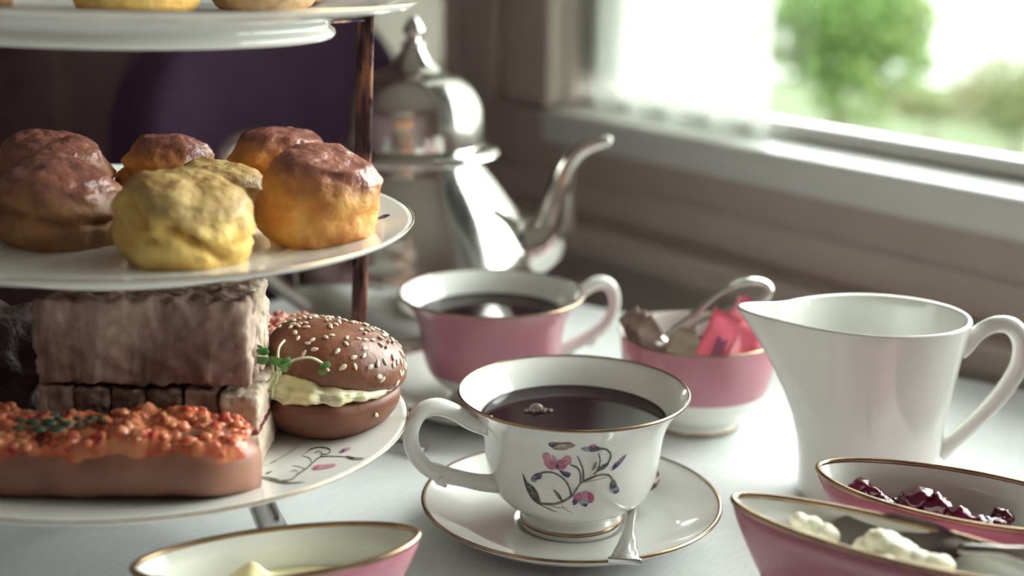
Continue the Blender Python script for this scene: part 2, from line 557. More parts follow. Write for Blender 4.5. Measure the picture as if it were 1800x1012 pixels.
def drape(x0, x1, y, z0, z1, waves, amp, n=160, nz=8):
    V, F = [], []
    for j in range(nz + 1):
        for i in range(n + 1):
            u = i / n
            w = amp * math.sin(2 * PI * waves * u + 0.6 * math.sin(5 * u)) * (0.8 + 0.2 * j / nz)
            V.append(Vector((x0 + (x1 - x0) * u, y + w, z0 + (z1 - z0) * j / nz)))
    for j in range(nz):
        for i in range(n):
            a = j * (n + 1) + i
            F.append((a, a + 1, a + n + 2, a + n + 1))
    m0 = len(V)
    V2 = [v + Vector((0, 0.0012, 0)) for v in V]
    F2 = [tuple(i + m0 for i in reversed(f)) for f in F]
    return V + V2, F + F2, None


o = add('net_curtain', drape(WIN_X0 + 0.002, 0.080, 0.016, WIN_Z0 + 0.002, WIN_Z1 - 0.03, 5, 0.006), M['sheer'])
o.matrix_world = WMAT
tag(o, 'sheer white net curtain glowing at the left end of the window', 'curtain')
win2 = empty('window_2', mat=WMAT)
tag(win2, kind='structure')
add('window_sill', box(W2A, W2B, -0.02, T, WIN_Z0 - .03, WIN_Z0, .004), M['frame'], win2, False)
add('side_casing', box(W2B, W2B + .016, -0.022, 0, WIN_Z0, WIN_Z1, .004), M['frame'], win2, False)
add('sash_rail', box(W2A, W2B, 0.05, 0.08, WIN_Z0, WIN_Z0 + .02, .004), M['white_gloss'], win2, False)
add('pane', box(W2A, W2B, 0.063, 0.066, WIN_Z0 + .02, WIN_Z1), M['glass'], win2, False)
o = add('linen_blind', drape(W2A + .004, W2B - .004, 0.025, WIN_Z0 + .004, WIN_Z1 - .01, 3, 0.004), M['linen'])
o.matrix_world = WMAT
tag(o, 'pale glowing linen blind in the narrow window behind the teapot lid', 'blind')
g = drape(-1.15, -0.30, 0, -0.72, CE - 0.1, 7, 0.035)
o = add('mauve_drape', xf(g, Matrix.Translation((BACK + 0.09, 0, 0)) @ Matrix.Rotation(PI / 2, 4, 'Z')), M['drape'])
o.matrix_world = WMAT
tag(o, 'dull mauve drape hanging on the far wall behind the dark chair', 'curtain')

# ------------------------------------------------------------------ outdoors
GZ = -1.25
lawn = add('lawn', box(-30, 30, 0.9, 60, GZ - 0.2, GZ), M['lawn'])
lawn.matrix_world = WMAT
tag(lawn, kind='structure')
path = add('gravel_path', box(-30, 30, 0.25, 0.9, GZ - 0.2, GZ), M['render'])
path.matrix_world = WMAT
tag(path, kind='structure')


def tree(name, label, px, py, dist, rx, rz, m, seed, nleaf=2600):
    rnd = random.Random(seed)
    base = at_fwd(px, py, dist)
    root = thing(name, label, 'tree' if 'tree' in label else 'bush', (base.x, base.y, GZ))
    cz = base.z - GZ
    V, F = [], []
    blobs = [(Vector((rnd.uniform(-.55, .55) * rx, rnd.uniform(-.55, .55) * rx, cz + rnd.uniform(-.5, .5) * rz)), rnd.uniform(.4, .65))
             for _ in range(14)]
    for _ in range(nleaf):
        c, s = rnd.choice(blobs)
        d = Vector((rnd.gauss(0, 1), rnd.gauss(0, 1), rnd.gauss(0, 1))).normalized()
        p = c + Vector((d.x * rx * s, d.y * rx * s, d.z * rz * s)) * rnd.uniform(.8, 1.05)
        if p.z < 0.02: continue
        a = Vector((rnd.gauss(0, 1), rnd.gauss(0, 1), rnd.gauss(0, 1))).normalized()
        b = a.orthogonal().normalized()
        L = 0.055 * rx * rnd.uniform(.7, 1.3)
        i = len(V)
        V += [p - a * L, p + b * L * .5, p + a * L, p - b * L * .5]
        F.append((i, i + 1, i + 2, i + 3))
    tag(add('foliage', (V, F, None), m, root, False), kind='stuff')
    add('trunk', tube([(0, 0, 0), (0.02 * rx, 0, cz * .5), (0, 0.03 * rx, cz)], [.07 * rx, .06 * rx, .03 * rx], 10), M['bark'], root)
    return root


tree('garden_tree', 'big bright green leafy tree beyond the window, left of the white gap', 1478, 50, 9.0, 0.60, 0.50, M['foliage_a'], 3, 9000)
tree('garden_bush', 'rounded olive green bush beyond the window at the far right', 1790, 170, 7.0, 0.30, 0.20, M['foliage_b'], 5, 5000)
tree('garden_bush', 'low pale olive bush beyond the window between tree and right hand bush', 1640, 185, 8.0, 0.22, 0.10, M['foliage_b'], 8, 3000)
gw = add('garden_wall', box(-12, 12, 0, 0.3, 0, 2.6), M['render'])
gwp = at_fwd(1650, 120, 13.0)
gw.matrix_world = Matrix.Translation((gwp.x, gwp.y, GZ)) @ Matrix.Rotation(R(-12), 4, 'Z')
tag(gw, kind='structure')

# ------------------------------------------------------------------ table, cloth, chair
CORNER = Vector((-0.105, 1.174, 0))
TANG = math.atan2(-0.57, 0.82)
TM = Matrix.Translation(CORNER) @ Matrix.Rotation(TANG, 4, 'Z')       # local x: back right edge, local -y: back left edge
TX, TY = 0.62, 1.05
tb = thing('dining_table', 'dining table hidden under the white cloth', 'table', mat=TM)
add('table_top', box(0.01, TX - .01, -TY + .01, -0.01, -0.035, -0.006, 0.004), M['wood'], tb, False)
ped = smooth_prof([(.24, FL), (.24, FL + .02), (.10, FL + .05), (.04, FL + .12), (.035, -.30), (.05, -.10), (.16, -.036)], 5)
add('pedestal', xf(lathe([(0, FL)] + ped + [(0, -.036)], 48), Matrix.Translation((TX / 2, -TY / 2, 0))), M['wood'], tb)


def cloth():
    V, F = [], []
    nx, ny = 130, 120
    drop = 10
    xs_ = [0 + TX * i / nx for i in range(nx + 1)]
    ys_ = [-TY + TY * i / ny for i in range(ny + 1)]
    def h(x, y):
        n = noise.fractal(Vector((x * 5, y * 5, 0.3)), 1, 2, 2) * 0.0007
        # pressed fold lines of the ironed cloth
        for q, w in ((x - 0.33, 1), (y + 0.47, 1), (y + 0.24, .6)):
            n += 0.0016 * w * math.exp(-abs(q) / 0.012)
        return min(n, 0.002) - 0.0012
    rows = []
    for y in [None] * drop + ys_ + [None] * drop:
        rows.append(y)
    grid = []
    NX, NY = nx + 1 + 2 * drop, ny + 1 + 2 * drop
    for j in range(NY):
        row = []
        for i in range(NX):
            ii = min(max(i - drop, 0), nx); jj = min(max(j - drop, 0), ny)
            ox = i - drop - ii; oy = j - drop - jj
            x, y = xs_[ii], ys_[jj]
            over = max(abs(ox), abs(oy)) / drop
            z = h(x, y)
            if over > 0:
                arc = 0.004 + 0.25 * over
                z -= 0.25 * over
                wave = 0.014 * over * math.sin(40 * (x if oy else y)) + 0.012
                x += (wave if ox > 0 else -wave) if ox else 0
                y += (wave if oy > 0 else -wave) if oy else 0
            row.append(len(V)); V.append(Vector((x, y, z)))
        grid.append(row)
    for j in range(NY - 1):
        for i in range(NX - 1):
            F.append((grid[j][i], grid[j][i + 1], grid[j + 1][i + 1], grid[j + 1][i]))
    return V, F, None


o = add('tablecloth', cloth(), M['cloth'])
o.matrix_world = TM
tag(o, 'white linen tablecloth under all the tea things', 'tablecloth')

# chair tucked in at the far left side of the table
cl, cr = Vector((-0.330, 1.22, 0)), Vector((-0.133, 1.50, 0))
cmid = (cl + cr) / 2
cang = math.atan2(cr.y - cl.y, cr.x - cl.x)
ch = thing('dining_chair', 'dark aubergine upholstered chair with rounded back behind the cake stand', 'chair',
           mat=Matrix.Translation((cmid.x, cmid.y, FL)) @ Matrix.Rotation(cang, 4, 'Z'))
hw = (cr - cl).length / 2


def rounded_panel(w, z0, z1, r, t, n=10):
    """upright panel with rounded top corners, thickness t along y, edges softened"""
    out = []
    outline = [(-w, z0), (w, z0)]
    for k in range(n + 1):
        a = PI / 2 * k / n
        outline.append((w - r + r * math.cos(a), z1 - r + r * math.sin(a)))
    for k in range(n + 1):
        a = PI / 2 + PI / 2 * k / n
        outline.append((-w + r + r * math.cos(a), z1 - r + r * math.sin(a)))
    cx, cz = 0, (z0 + z1) / 2
    for y, s in ((-t / 2, .93), (-t / 2 * .8, .98), (-t / 4, 1), (t / 4, 1), (t / 2 * .8, .98), (t / 2, .93)):
        out.append([(cx + (p[0] - cx) * s, y, cz + (p[1] - cz) * s) for p in outline])
    return loft(out)


add('backrest', rounded_panel(hw, 0.50, 0.945, 0.11, 0.07), M['velvet'], ch)
add('seat', box(-hw, hw, -0.43, 0.0, 0.40, 0.48, 0.03, 4), M['velvet'], ch)
for sx in (-1, 1):
    add('leg', tube([(sx * (hw - .04), -0.39, 0), (sx * (hw - .04), -0.39, 0.41)], [.014, .022], 8), M['wood'], ch)
    add('leg', tube([(sx * (hw - .04), 0.05, 0), (sx * (hw - .04), 0.0, 0.55)], [.014, .022], 8), M['wood'], ch)

# ------------------------------------------------------------------ cake stand and its plates
SC = Vector((-0.1705, 0.620, 0))          # axis of the stand
PR = 0.1265
PZ = (0.0535, 0.1452, 0.2402)
TILTX = R(-0.9)
TILT = R(1.3)                            # the whole stand leans a little to the right
AZ = R(43)
st = thing('cake_stand', 'tarnished metal three tier cake stand holding the three plates', 'cake stand', (SC.x, SC.y, 0))
radial = Vector((math.cos(AZ), math.sin(AZ), 0))
tang = Vector((-math.sin(AZ), math.cos(AZ), 0))


def strip(path, w, t, side):
    P = [Vector(p) for p in path]
    rings = []
    for i, p in enumerate(P):
        tt = (P[min(i + 1, len(P) - 1)] - P[max(i - 1, 0)]).normalized()
        nn = side.cross(tt).normalized()
        rings.append([p + side * (w / 2) * a + nn * (t / 2) * b for a, b in
                      ((-1, -.6), (-.94, -1), (.94, -1), (1, -.6), (1, .6), (.94, 1), (-.94, 1), (-1, .6))])
    return loft(rings)


rp = PR + 0.004
for s in (1, -1):
    pts = [radial * (rp * s) + Vector((0, 0, z)) for z in (0.045, 0.10, 0.16, 0.22, 0.28, 0.33)]
    pts = [p + Vector((0.010 * (p.z - .045) / .285 - .004, 0, 0)) for p in pts]
    tilt = R(12)
    sd = (tang * math.cos(tilt) + radial * math.sin(tilt)).normalized()
    add('post', strip(pts, 0.0158, 0.0018, sd), M['tarnish'], st, False)
arch = [Vector((0.006, 0, 0)) + radial * (rp * math.cos(a)) + Vector((0, 0, 0.33 + 0.06 * math.sin(a))) for a in [PI * k / 16 for k in range(17)]]
add('top_handle', strip(arch, 0.010, 0.0016, tang), M['tarnish'], st, False)
for z in PZ:
    off = Vector((0.010 * (z - .045) / .285 - .004, 0, 0))
    add('support_bar', strip([off - radial * rp + Vector((0, 0, z - 0.0012)), off + Vector((0, 0, z - 0.0012)), off + radial * rp + Vector((0, 0, z - 0.0012))],
                             0.010, 0.0016, tang), M['tarnish'], st, False)
ringpts = [Vector((0.045 * math.cos(2 * PI * k / 40), 0.045 * math.sin(2 * PI * k / 40), PZ[0] - 0.006)) for k in range(40)]
add('base_ring', tube(ringpts, 0.004, 10, closed=True), M['silver'], st)
foot = at(481, 946, 0.0)
fa = math.atan2(foot.y - SC.y, foot.x - SC.x)
for a, r0 in ((fa, .046), (fa + R(100), .046), (AZ + PI, .078)):
    d = Vector((math.cos(a), math.sin(a), 0))
    add('foot', tube([d * r0 + Vector((0, 0, PZ[0] - .005)), d * (r0 + .006) + Vector((0, 0, .03)), d * (r0 + .012) + Vector((0, 0, .012)), d * (r0 + .016) + Vector((0, 0, .0015))],
                     [.0060, .0062, .0066, .0072], 14), M['steel'], st)

PLATE_OUT = [(0, .0040), (.085, .0034), (.0872, 0), (.0912, 0), (.0920, .0015), (.0915, .0032), (.0895, .0046), (.0900, .0078), (.0955, .0094), (.105, .0102), (.1235, .0137), (.1262, .0153),
             (.1265, .0161), (.1258, .0167)]
PLATE_IN = [(.1235, .0161), (.108, .0125), (.100, .0108), (.094, .0098), (.084, .0090), (0, .0088)]
RIMZ = 0.0155


def plate_top(r): return interp(sorted((a, b) for a, b in PLATE_IN), r) if r < .1235 else .0161


def plate(label, x, y, z, narrow=True):
    root = thing('plate', label, 'plate', (x, y, z), 0, 'plates on the cake stand')
    root.rotation_euler = (TILTX, TILT, 0)
    po = [(r - .017 if r < .093 else (r - .012 if r < .1 else r), z) for r, z in PLATE_OUT] if narrow else PLATE_OUT
    add('dish', lathe(po + PLATE_IN, 128), M['china'], root)
    add('gold_rim', lathe([(.1256, .0163), (.1262, .0169), (.1267, .0166), (.1268, .0161), (.1262, .0158), (.1256, .0163)], 128), M['gold'], root)
    return root


plx = [SC.x - 0.003, SC.x, SC.x + 0.002]
bottom_plate = plate('white floral plate on the lowest tier, under bun and sandwiches', plx[0], SC.y, PZ[0])
middle_plate = plate('white plate on the middle tier, carrying seven scones', plx[1], SC.y, PZ[1])
top_plate = plate('white plate on the top tier at the picture edge', plx[2], SC.y, PZ[2], False)
WELL = [z + 0.0088 for z in PZ]


def well(tier, x, y=None):
    return WELL[tier] + .0004 - (x - SC.x) * math.tan(TILT) + (0 if y is None else (y - SC.y) * math.tan(TILTX))



# ------------------------------------------------------------------ flat prints
def ribbon(pts, w0, w1=None, n=5):
    P = catmull([(p[0], p[1], 0) for p in pts], n)
    w1 = w0 if w1 is None else w1
    V, F = [], []
    for i, p in enumerate(P):
        t = (P[min(i + 1, len(P) - 1)] - P[max(i - 1, 0)]).normalized()
        nn = Vector((-t.y, t.x, 0))
        w = w0 + (w1 - w0) * i / (len(P) - 1)
        V += [(p + nn * w / 2), (p - nn * w / 2)]
    for i in range(len(P) - 1): F.append((2 * i, 2 * i + 1, 2 * i + 3, 2 * i + 2))
    return V, F


def patch(pts, n=4):
    """filled leaf or petal, drawn through its outline points"""
    P = catmull([(p[0], p[1], 0) for p in pts], n, closed=True)
    c = sum(P, Vector()) / len(P)
    mid = [c + (p - c) * .5 for p in P]
    V = [c] + mid + P
    N = len(P)
    F = []
    for k in range(N):
        k2 = (k + 1) % N
        F.append((0, 1 + k, 1 + k2))
        F.append((1 + k, 1 + N + k, 1 + N + k2, 1 + k2))
    return V, F


STEM, LEAF, PINK, PURP, BLUE, TAN, ROSE, GREY = ((.085, .080, .065), (.045, .055, .035), (.42, .085, .19), (.045, .018, .075), (.24, .29, .38),
                                                (.28, .22, .14), (.55, .23, .31), (.19, .16, .20))


def print_obj(name, shapes, mapping, parent):
    V, F, C = [], [], []
    for layer, (geo, c) in enumerate(shapes):
        b = len(V)
        V += [mapping(v.x, v.y, layer) for v in geo[0]]
        F += [tuple(i + b for i in f) for f in geo[1]]
        C += [c] * len(geo[1])
    o = add(name, (V, F, None), M['print'], parent)
    at_ = o.data.color_attributes.new('ink', 'FLOAT_COLOR', 'CORNER')
    k = 0
    for poly, c in zip(o.data.polygons, C):
        for _ in poly.loop_indices:
            at_.data[k].color = (*c, 1)
            k += 1
    return o


FLORAL = [
    (ribbon([(335, 558), (450, 548), (525, 522), (590, 478), (622, 430), (660, 382), (740, 348), (800, 337), (850, 350), (876, 388)], 17, 11), STEM),
    (ribbon([(590, 470), (565, 405), (520, 352), (455, 326), (395, 332), (362, 352)], 12, 12), STEM),
    (ribbon([(648, 385), (646, 322), (622, 282), (575, 262)], 12, 10), STEM),
    (ribbon([(668, 372), (664, 300), (640, 240), (618, 196)], 16, 6), STEM),
    (ribbon([(742, 332), (770, 282), (772, 222), (752, 178)], 14, 5), STEM),
    (ribbon([(760, 312), (822, 272), (842, 222), (830, 182), (795, 152), (752, 146)], 12, 12), STEM),
    (ribbon([(660, 385), (730, 372), (830, 360)], 5, 4), TAN),
    (ribbon([(350, 560), (430, 592), (485, 606)], 12, 4), STEM),
    (ribbon([(430, 560), (500, 572), (560, 562)], 6, 4), TAN),
    (ribbon([(520, 545), (545, 580), (600, 605)], 5, 3), TAN),
    (ribbon([(585, 482), (572, 430), (560, 395)], 6, 4), STEM),
    (patch([(248, 366), (275, 420), (318, 442), (352, 488), (362, 552), (318, 552), (276, 492), (256, 425)]), LEAF),
    (patch([(300, 440), (330, 480), (348, 540), (318, 500)]), STEM),
    (patch([(458, 440), (498, 462), (522, 500), (524, 522), (490, 492)]), LEAF),
    (patch([(722, 302), (735, 258), (755, 242), (748, 290)]), TAN),
    (patch([(765, 305), (800, 268), (838, 262), (812, 298)]), LEAF),
    (patch([(305, 402), (322, 366), (352, 372), (345, 402), (325, 412)]), BLUE),
    (patch([(310, 385), (340, 350), (382, 340), (376, 378), (345, 388), (318, 398)]), PURP),
    (patch([(392, 212), (428, 188), (446, 210), (440, 262), (412, 270)]), ROSE),
    (patch([(402, 262), (444, 236), (492, 262), (478, 298), (432, 302)]), PINK),
    (patch([(470, 262), (512, 232), (560, 238), (540, 292), (488, 300)]), PINK),
    (patch([(518, 232), (552, 196), (582, 216), (578, 256), (545, 262)]), ROSE),
    (patch([(456, 202), (476, 214), (484, 250), (464, 244)]), ROSE),
    (patch([(482, 256), (500, 262), (496, 290), (476, 288)]), PURP),
    (patch([(502, 306), (540, 312), (580, 322), (566, 350), (530, 340)]), PURP),
    (patch([(600, 486), (640, 455), (676, 470), (664, 520), (625, 522)]), PINK),
    (patch([(660, 452), (700, 446), (718, 482), (690, 516), (662, 500)]), ROSE),
    (patch([(712, 452), (750, 480), (748, 522), (716, 528), (704, 490)]), PINK),
    (patch([(650, 508), (690, 500), (720, 528), (690, 552), (655, 540)]), BLUE),
    (patch([(598, 512), (625, 500), (632, 530), (606, 544)]), PURP),
    (patch([(672, 536), (702, 534), (706, 552), (684, 554)]), PURP),
    (patch([(640, 138), (680, 128), (706, 144), (694, 162), (660, 158)]), BLUE),
    (patch([(690, 122), (722, 116), (762, 140), (748, 160), (700, 164)]), PURP),
    (patch([(700, 112), (722, 110), (735, 126), (712, 130)]), PINK),
    (patch([(898, 270), (920, 236), (952, 220), (934, 262), (905, 292)]), GREY),
    (patch([(864, 312), (878, 272), (906, 262), (912, 284), (884, 308)]), PURP),
    (patch([(860, 432), (896, 418), (926, 442), (932, 472), (902, 482), (872, 462)]), BLUE),
    (patch([(862, 432), (866, 396), (882, 378), (906, 410), (906, 436), (880, 444)]), LEAF),
    (patch([(890, 464), (915, 450), (932, 472), (908, 484)]), PURP),
    (patch([(440, 118), (470, 96), (520, 100), (560, 88), (605, 112), (585, 130), (530, 156), (470, 152)]), TAN),
    (patch([(446, 112), (478, 100), (500, 112), (472, 136), (448, 134)]), PURP),
    (ribbon([(468, 150), (520, 150), (560, 132), (600, 112)], 8, 4), PURP),
    (ribbon([(490, 100), (540, 98), (578, 92)], 6, 5), PURP),
    (patch([(490, 128), (530, 112), (550, 118), (520, 138)]), (.55, .5, .4)),
]

# ------------------------------------------------------------------ cups and saucers
CUP_OUT = [(0, .003), (.0215, .0025), (.0225, 0), (.0243, 0), (.0247, .0015), (.0243, .0055), (.0230, .0078), (.0238, .0096), (.030, .0125),
           (.0362, .0178), (.0398, .025), (.0415, .033), (.0424, .041), (.0438, .049), (.0462, .0555), (.0500, .0615), (.0545, .0662)]
CUP_RIM = [(.0550, .0670), (.0545, .0675)]
CUP_IN = [(.0500, .0635), (.0455, .0572), (.0425, .0500), (.0408, .0420), (.0398, .0330), (.0380, .0260), (.034, .0190), (.027, .0150), (.012, .0138), (0, .0136)]




cup_prof = [(0, .003), (.0215, .0025), (.0225, 0), (.0243, 0)] + smooth_prof(CUP_OUT[4:] + CUP_RIM + CUP_IN)
cup_in_tab = sorted((b, a) for a, b in CUP_IN)
_sm = smooth_prof(CUP_OUT[4:] + CUP_RIM + CUP_IN)
cup_prof_tab = sorted((b, a) for a, b in _sm[12:50])
HANDLE = [(.0425, .0545), (.052, .0578), (.0605, .0640), (.069, .0672), (.0768, .0650), (.0808, .0570), (.0800, .0480), (.0748, .0395),
          (.0665, .0340), (.056, .0300), (.047, .0270), (.0350, .0245)]
HRAD = [.0044, .0033, .0034, .0037, .0035, .0033, .0032, .0033, .0037, .0034, .0036, .0042]


def make_cup(root, pink, hang):
    mids = None
    if pink:
        mids = []
        ztop = max(z for r, z in cup_prof)
        seen = False
        for (r, z), (r2, z2) in zip(cup_prof, cup_prof[1:]):
            if z2 >= ztop - 1e-6: seen = True
            mids.append(1 if (not seen and z > .0195) else 0)
    add('bowl', lathe(cup_prof, 112, mids), [M['china'], M['pink']], root)
    add('gold_rim', lathe([(.0541, .0676), (.0546, .0681), (.0552, .0675), (.0553, .0668), (.0547, .0668), (.0541, .0676)], 112), M['gold'], root)
    add('gold_band', lathe([(.02455, .0028), (.02495, .0030), (.0249, .0046), (.0245, .0048)], 96), M['gold'], root)
    P = catmull([(s, 0, z) for s, z in HANDLE], 4)
    rr = [v.x for v in catmull([(a, 0, 0) for a in HRAD], 4)]
    g = tube(P, rr, 14, 1.15, up=(0, 1, 0))
    # thorn under the grip
    g2 = tube([(.0675, 0, .0345), (.0662, 0, .0305), (.0640, 0, .0272)], [.0040, .0032, .0010], 10, 1.0, up=(0, 1, 0))
    add('handle', xf(join([g, g2]), Matrix.Rotation(hang, 4, 'Z')), M['china'], root)


def make_tea(x, y, z, label, bubbles=None):
    lv = .0552
    ro = interp(cup_in_tab, lv) - .0002
    rl = interp(cup_in_tab, lv - .012) - .0006
    root = thing('tea', label, 'tea', (x, y, z))
    add('liquid', lathe([(0, lv - .012), (rl, lv - .012), (ro, lv), (ro - .0008, lv - .0003), (ro - .002, lv - .0005), (0, lv - .0005)], 96), M['tea'], root)
    if bubbles:
        rnd = random.Random(4)
        bx, by = bubbles
        gs = [ico(2, .0030, (bx, by, lv + .0003), (1.2, 1, .85))]
        for k in range(34):
            u = rnd.uniform(-1, 1)
            gs.append(ico(2, rnd.uniform(.0005, .0013), (bx + .001 + u * .0065, by - .0010 - .0022 * rnd.random() + .0005 * u, lv - .0001), (1, 1, .9)))
        add('froth', join(gs), M['bubble'], root)
    return root


SAUCER_OUT = [(0, .002), (.036, .0015), (.0372, 0), (.0395, 0), (.041, .002), (.052, .0048), (.064, .0105), (.0715, .0152), (.0725, .0162), (.0722, .0170)]
SAUCER_IN = [(.0708, .0168), (.064, .0130), (.052, .0078), (.042, .0058), (.030, .0052), (.0275, .0050), (.0262, .0036), (0, .0034)]
saucer_prof = [(0, .002), (.036, .0015), (.0372, 0), (.0395, 0)] + smooth_prof(SAUCER_OUT[4:] + SAUCER_IN[:-2], 3) + SAUCER_IN[-2:]
saucer_tab = sorted((a, b) for a, b in SAUCER_IN)


def make_saucer(label, x, y):
    root = thing('saucer', label, 'saucer', (x, y, 0), 0, 'saucers on the table')
    add('dish', lathe(saucer_prof, 128), M['china'], root)
    add('gold_rim', lathe([(.0706, .0170), (.0716, .0174), (.0726, .0170), (.0728, .0163), (.0722, .0160), (.0706, .0170)], 128), M['gold'], root)
    return root


CUPZ = 0.0036 + 0.0052
c1 = at(1009, 686, .0036 + .0675)
CX, CY = c1.x, c1.y
saucer1 = make_saucer('gold rimmed white saucer under the floral teacup', CX, CY)
cup1 = thing('teacup', 'white teacup with printed flowers and gold rim, on its saucer in front', 'teacup', (CX, CY, 0.0036), 0, 'teacups')
make_cup(cup1, False, R(201))


def cup_map(zx, zy, layer):
    ang = -PI / 2 + math.asin(max(-.98, min(.98, (zx - 618) * 1.54e-3)))
    z = .0305 + (487 - zy) * 74e-6
    r = interp(cup_prof_tab, z) + .00018 + layer * 2.0e-6
    return Vector((r * math.cos(ang), r * math.sin(ang), z))


print_obj('floral_print', FLORAL, cup_map, cup1)
make_tea(CX, CY, 0.0036, 'black tea with bubbles, filling the floral white cup', (-.0175, .0075))
# small green printed sprig near the front edge of the saucer
sprig = [(patch([(0, 0), (5, 2), (10, 1), (6, -2)]), LEAF), (patch([(8, 1), (15, 4), (18, 2), (12, -1)]), STEM),
         (ribbon([(2, -1), (10, 0), (24, 1)], 1.5, .8), STEM), (patch([(16, 0), (22, 3), (28, 1), (22, -2)]), LEAF)]


def saucer_map(x, y, layer):
    X, Y = (x - 32) * 0.00042, -.0655 + y * .00045
    r = math.hypot(X, Y)
    return Vector((X, Y, interp(saucer_tab, r) + .00025 + layer * 1e-5))


print_obj('leaf_print', sprig, saucer_map, saucer1)

c2 = at(865, 513, .0036 + .0675)
make_saucer('white saucer under the pink teacup, half hidden by the floral cup', c2.x, c2.y)
cup2 = thing('teacup', 'pink teacup with white inside, standing behind the floral cup', 'teacup', (c2.x, c2.y, 0.0036), 0, 'teacups')
make_cup(cup2, True, R(22))
make_tea(c2.x, c2.y, 0.0036, 'black tea filling the pink cup behind')


# ------------------------------------------------------------------ spoons
def spoon(label, p0, p1, bowl_l=.036, bowl_w=.012, w_end=.0072, w_neck=.0022, lift=.004, group=None, roll=0.0, ribs=True):
    """spoon from handle end p0 to bowl tip p1"""
    p0, p1 = Vector(p0), Vector(p1)
    d = p1 - p0
    L = d.length
    xh = d.normalized()
    yh = Vector((0, 0, 1)).cross(xh).normalized()
    zh = xh.cross(yh)
    m = Matrix((xh, yh, zh)).transposed().to_4x4()
    m = Matrix.Translation(p0) @ m @ Matrix.Rotation(roll, 4, 'X')
    root = thing('teaspoon', label, 'spoon', mat=m, group=group)
    hl = L - bowl_l
    n, c = 28, 24
    rings = []
    for i in range(n + 1):
        u = i / n
        x = hl * u
        w = w_neck + (w_end - w_neck) * max(0, 1 - u / .55) ** 1.4
        if u < .02: w *= .97
        t = .0009 + .0004 * math.sin(PI * u)
        z0 = lift * math.sin(PI * u) * .6
        ring = []
        for k in range(c):
            a = 2 * PI * k / c
            y = w * math.cos(a)
            z = t * math.sin(a)
            if ribs and math.sin(a) > 0 and u > .03:
                z += .00045 * math.cos(y / w_end * 26) * (1 - u) * min(1, w / w_neck / 2)
            ring.append((x, y, z + z0))
        rings.append(ring)
    add('handle', loft(rings), M['steel'], root)
    add('end_band', xf(box(-.0006, .0016, -w_end * 1.02, w_end * 1.02, -.0013, .0016, .0005), Matrix.Identity(4)), M['steel'], root)
    V, F = [], []
    nu, nv = 22, 16
    def bowlpt(u, v, off):
        x = hl - .002 + (bowl_l + .002) * u
        w = bowl_w * math.sqrt(max(0, 1 - (2 * u - 1) ** 2)) * (0.9 + .12 * u)
        w = max(w, w_neck * .9 if u < .1 else 0.0002)
        y = w * v
        dd = 4 * u * (1 - u)
        z = -.0045 * dd * (1 - v * v) + off + .0015 * u
        return Vector((x, y, z))
    for off in (0.0004, -0.0004):
        b = len(V)
        for i in range(nu + 1):
            for j in range(nv + 1): V.append(bowlpt(i / nu, 2 * j / nv - 1, off))
        for i in range(nu):
            for j in range(nv):
                q = (b + i * (nv + 1) + j, b + (i + 1) * (nv + 1) + j, b + (i + 1) * (nv + 1) + j + 1, b + i * (nv + 1) + j + 1)
                F.append(q if off > 0 else tuple(reversed(q)))
    add('bowl', (V, F, None), M['steel'], root)
    return root


spoon('silver teaspoon with fluted handle on the saucer of the floral cup', at(1098, 987, .0195), at(1122, 818, .0175), lift=-.0015)
spoon('dark teaspoon handle poking out from behind the lowest plate', at(742, 792, .0022), at(590, 752, .0022), lift=.003, ribs=False, w_end=.005)

# ------------------------------------------------------------------ sugar bowl with packets and tongs
SB = at(1228, 584, .055)
SBO = [(.026, 0), (.0268, .0018), (.0262, .004), (.0255, .0055), (.031, .0085), (.0385, .017), (.0428, .030), (.0446, .043), (.0455, .0535)]
SBI = [(.0458, .0545), (.0452, .0549), (.0440, .0535), (.0428, .043), (.0410, .030), (.0365, .0185), (.028, .0105), (0, .0085)]
bowl_prof = [(0, .003), (.023, .002), (.0236, 0)] + smooth_prof(SBO + SBI)
zmax = max(z for r, z in bowl_prof)
seen, mids = False, []
for (r, z), (r2, z2) in zip(bowl_prof, bowl_prof[1:]):
    if z2 >= zmax - 1e-6: seen = True
    mids.append(1 if (not seen and z > .0215) else 0)
sb = thing('sugar_bowl', 'pink and white sugar bowl with packets behind the cup', 'bowl', (SB.x, SB.y, 0))
add('bowl', lathe(bowl_prof, 96, mids), [M['china'], M['pink']], sb)
add('gold_rim', lathe([(.0448, .0548), (.0454, .0554), (.0461, .0547), (.0459, .0541), (.0448, .0548)], 96), M['gold'], sb)
add('gold_band', lathe([(.0268, .0008), (.0271, .0012), (.0269, .0024), (.0266, .0026)], 96), M['gold'], sb)


def packet(name, label, w, h, loc, rot, m, group=None, marks=None):
    t = .0022
    V, F = [], []
    n = 10
    rings = []
    for j in range(n + 1):
        v = j / n
        th = t * (0.18 + math.sin(PI * v) * .9) * .5
        ring = []
        for k in range(24):
            a = 2 * PI * k / 24
            cx = max(-1, min(1, 1.15 * math.cos(a)))
            ring.append((cx * w / 2, th * math.sin(a) * (1 - .3 * abs(cx)) + .0006 * math.sin(9 * v + cx * 3), (v - .5) * h))
        rings.append(ring)
    o = thing(name, label, 'packet', loc, 0, group)
    o.rotation_euler = rot
    add('paper', loft(rings), m, o)
    if marks:
        g = [box(x0, x1, -t * .5 - .0009, -t * .5 - .0007, z0, z1) for x0, x1, z0, z1 in marks]
        add('printed_marks', join(g), M['ink'], o, False)
    return o


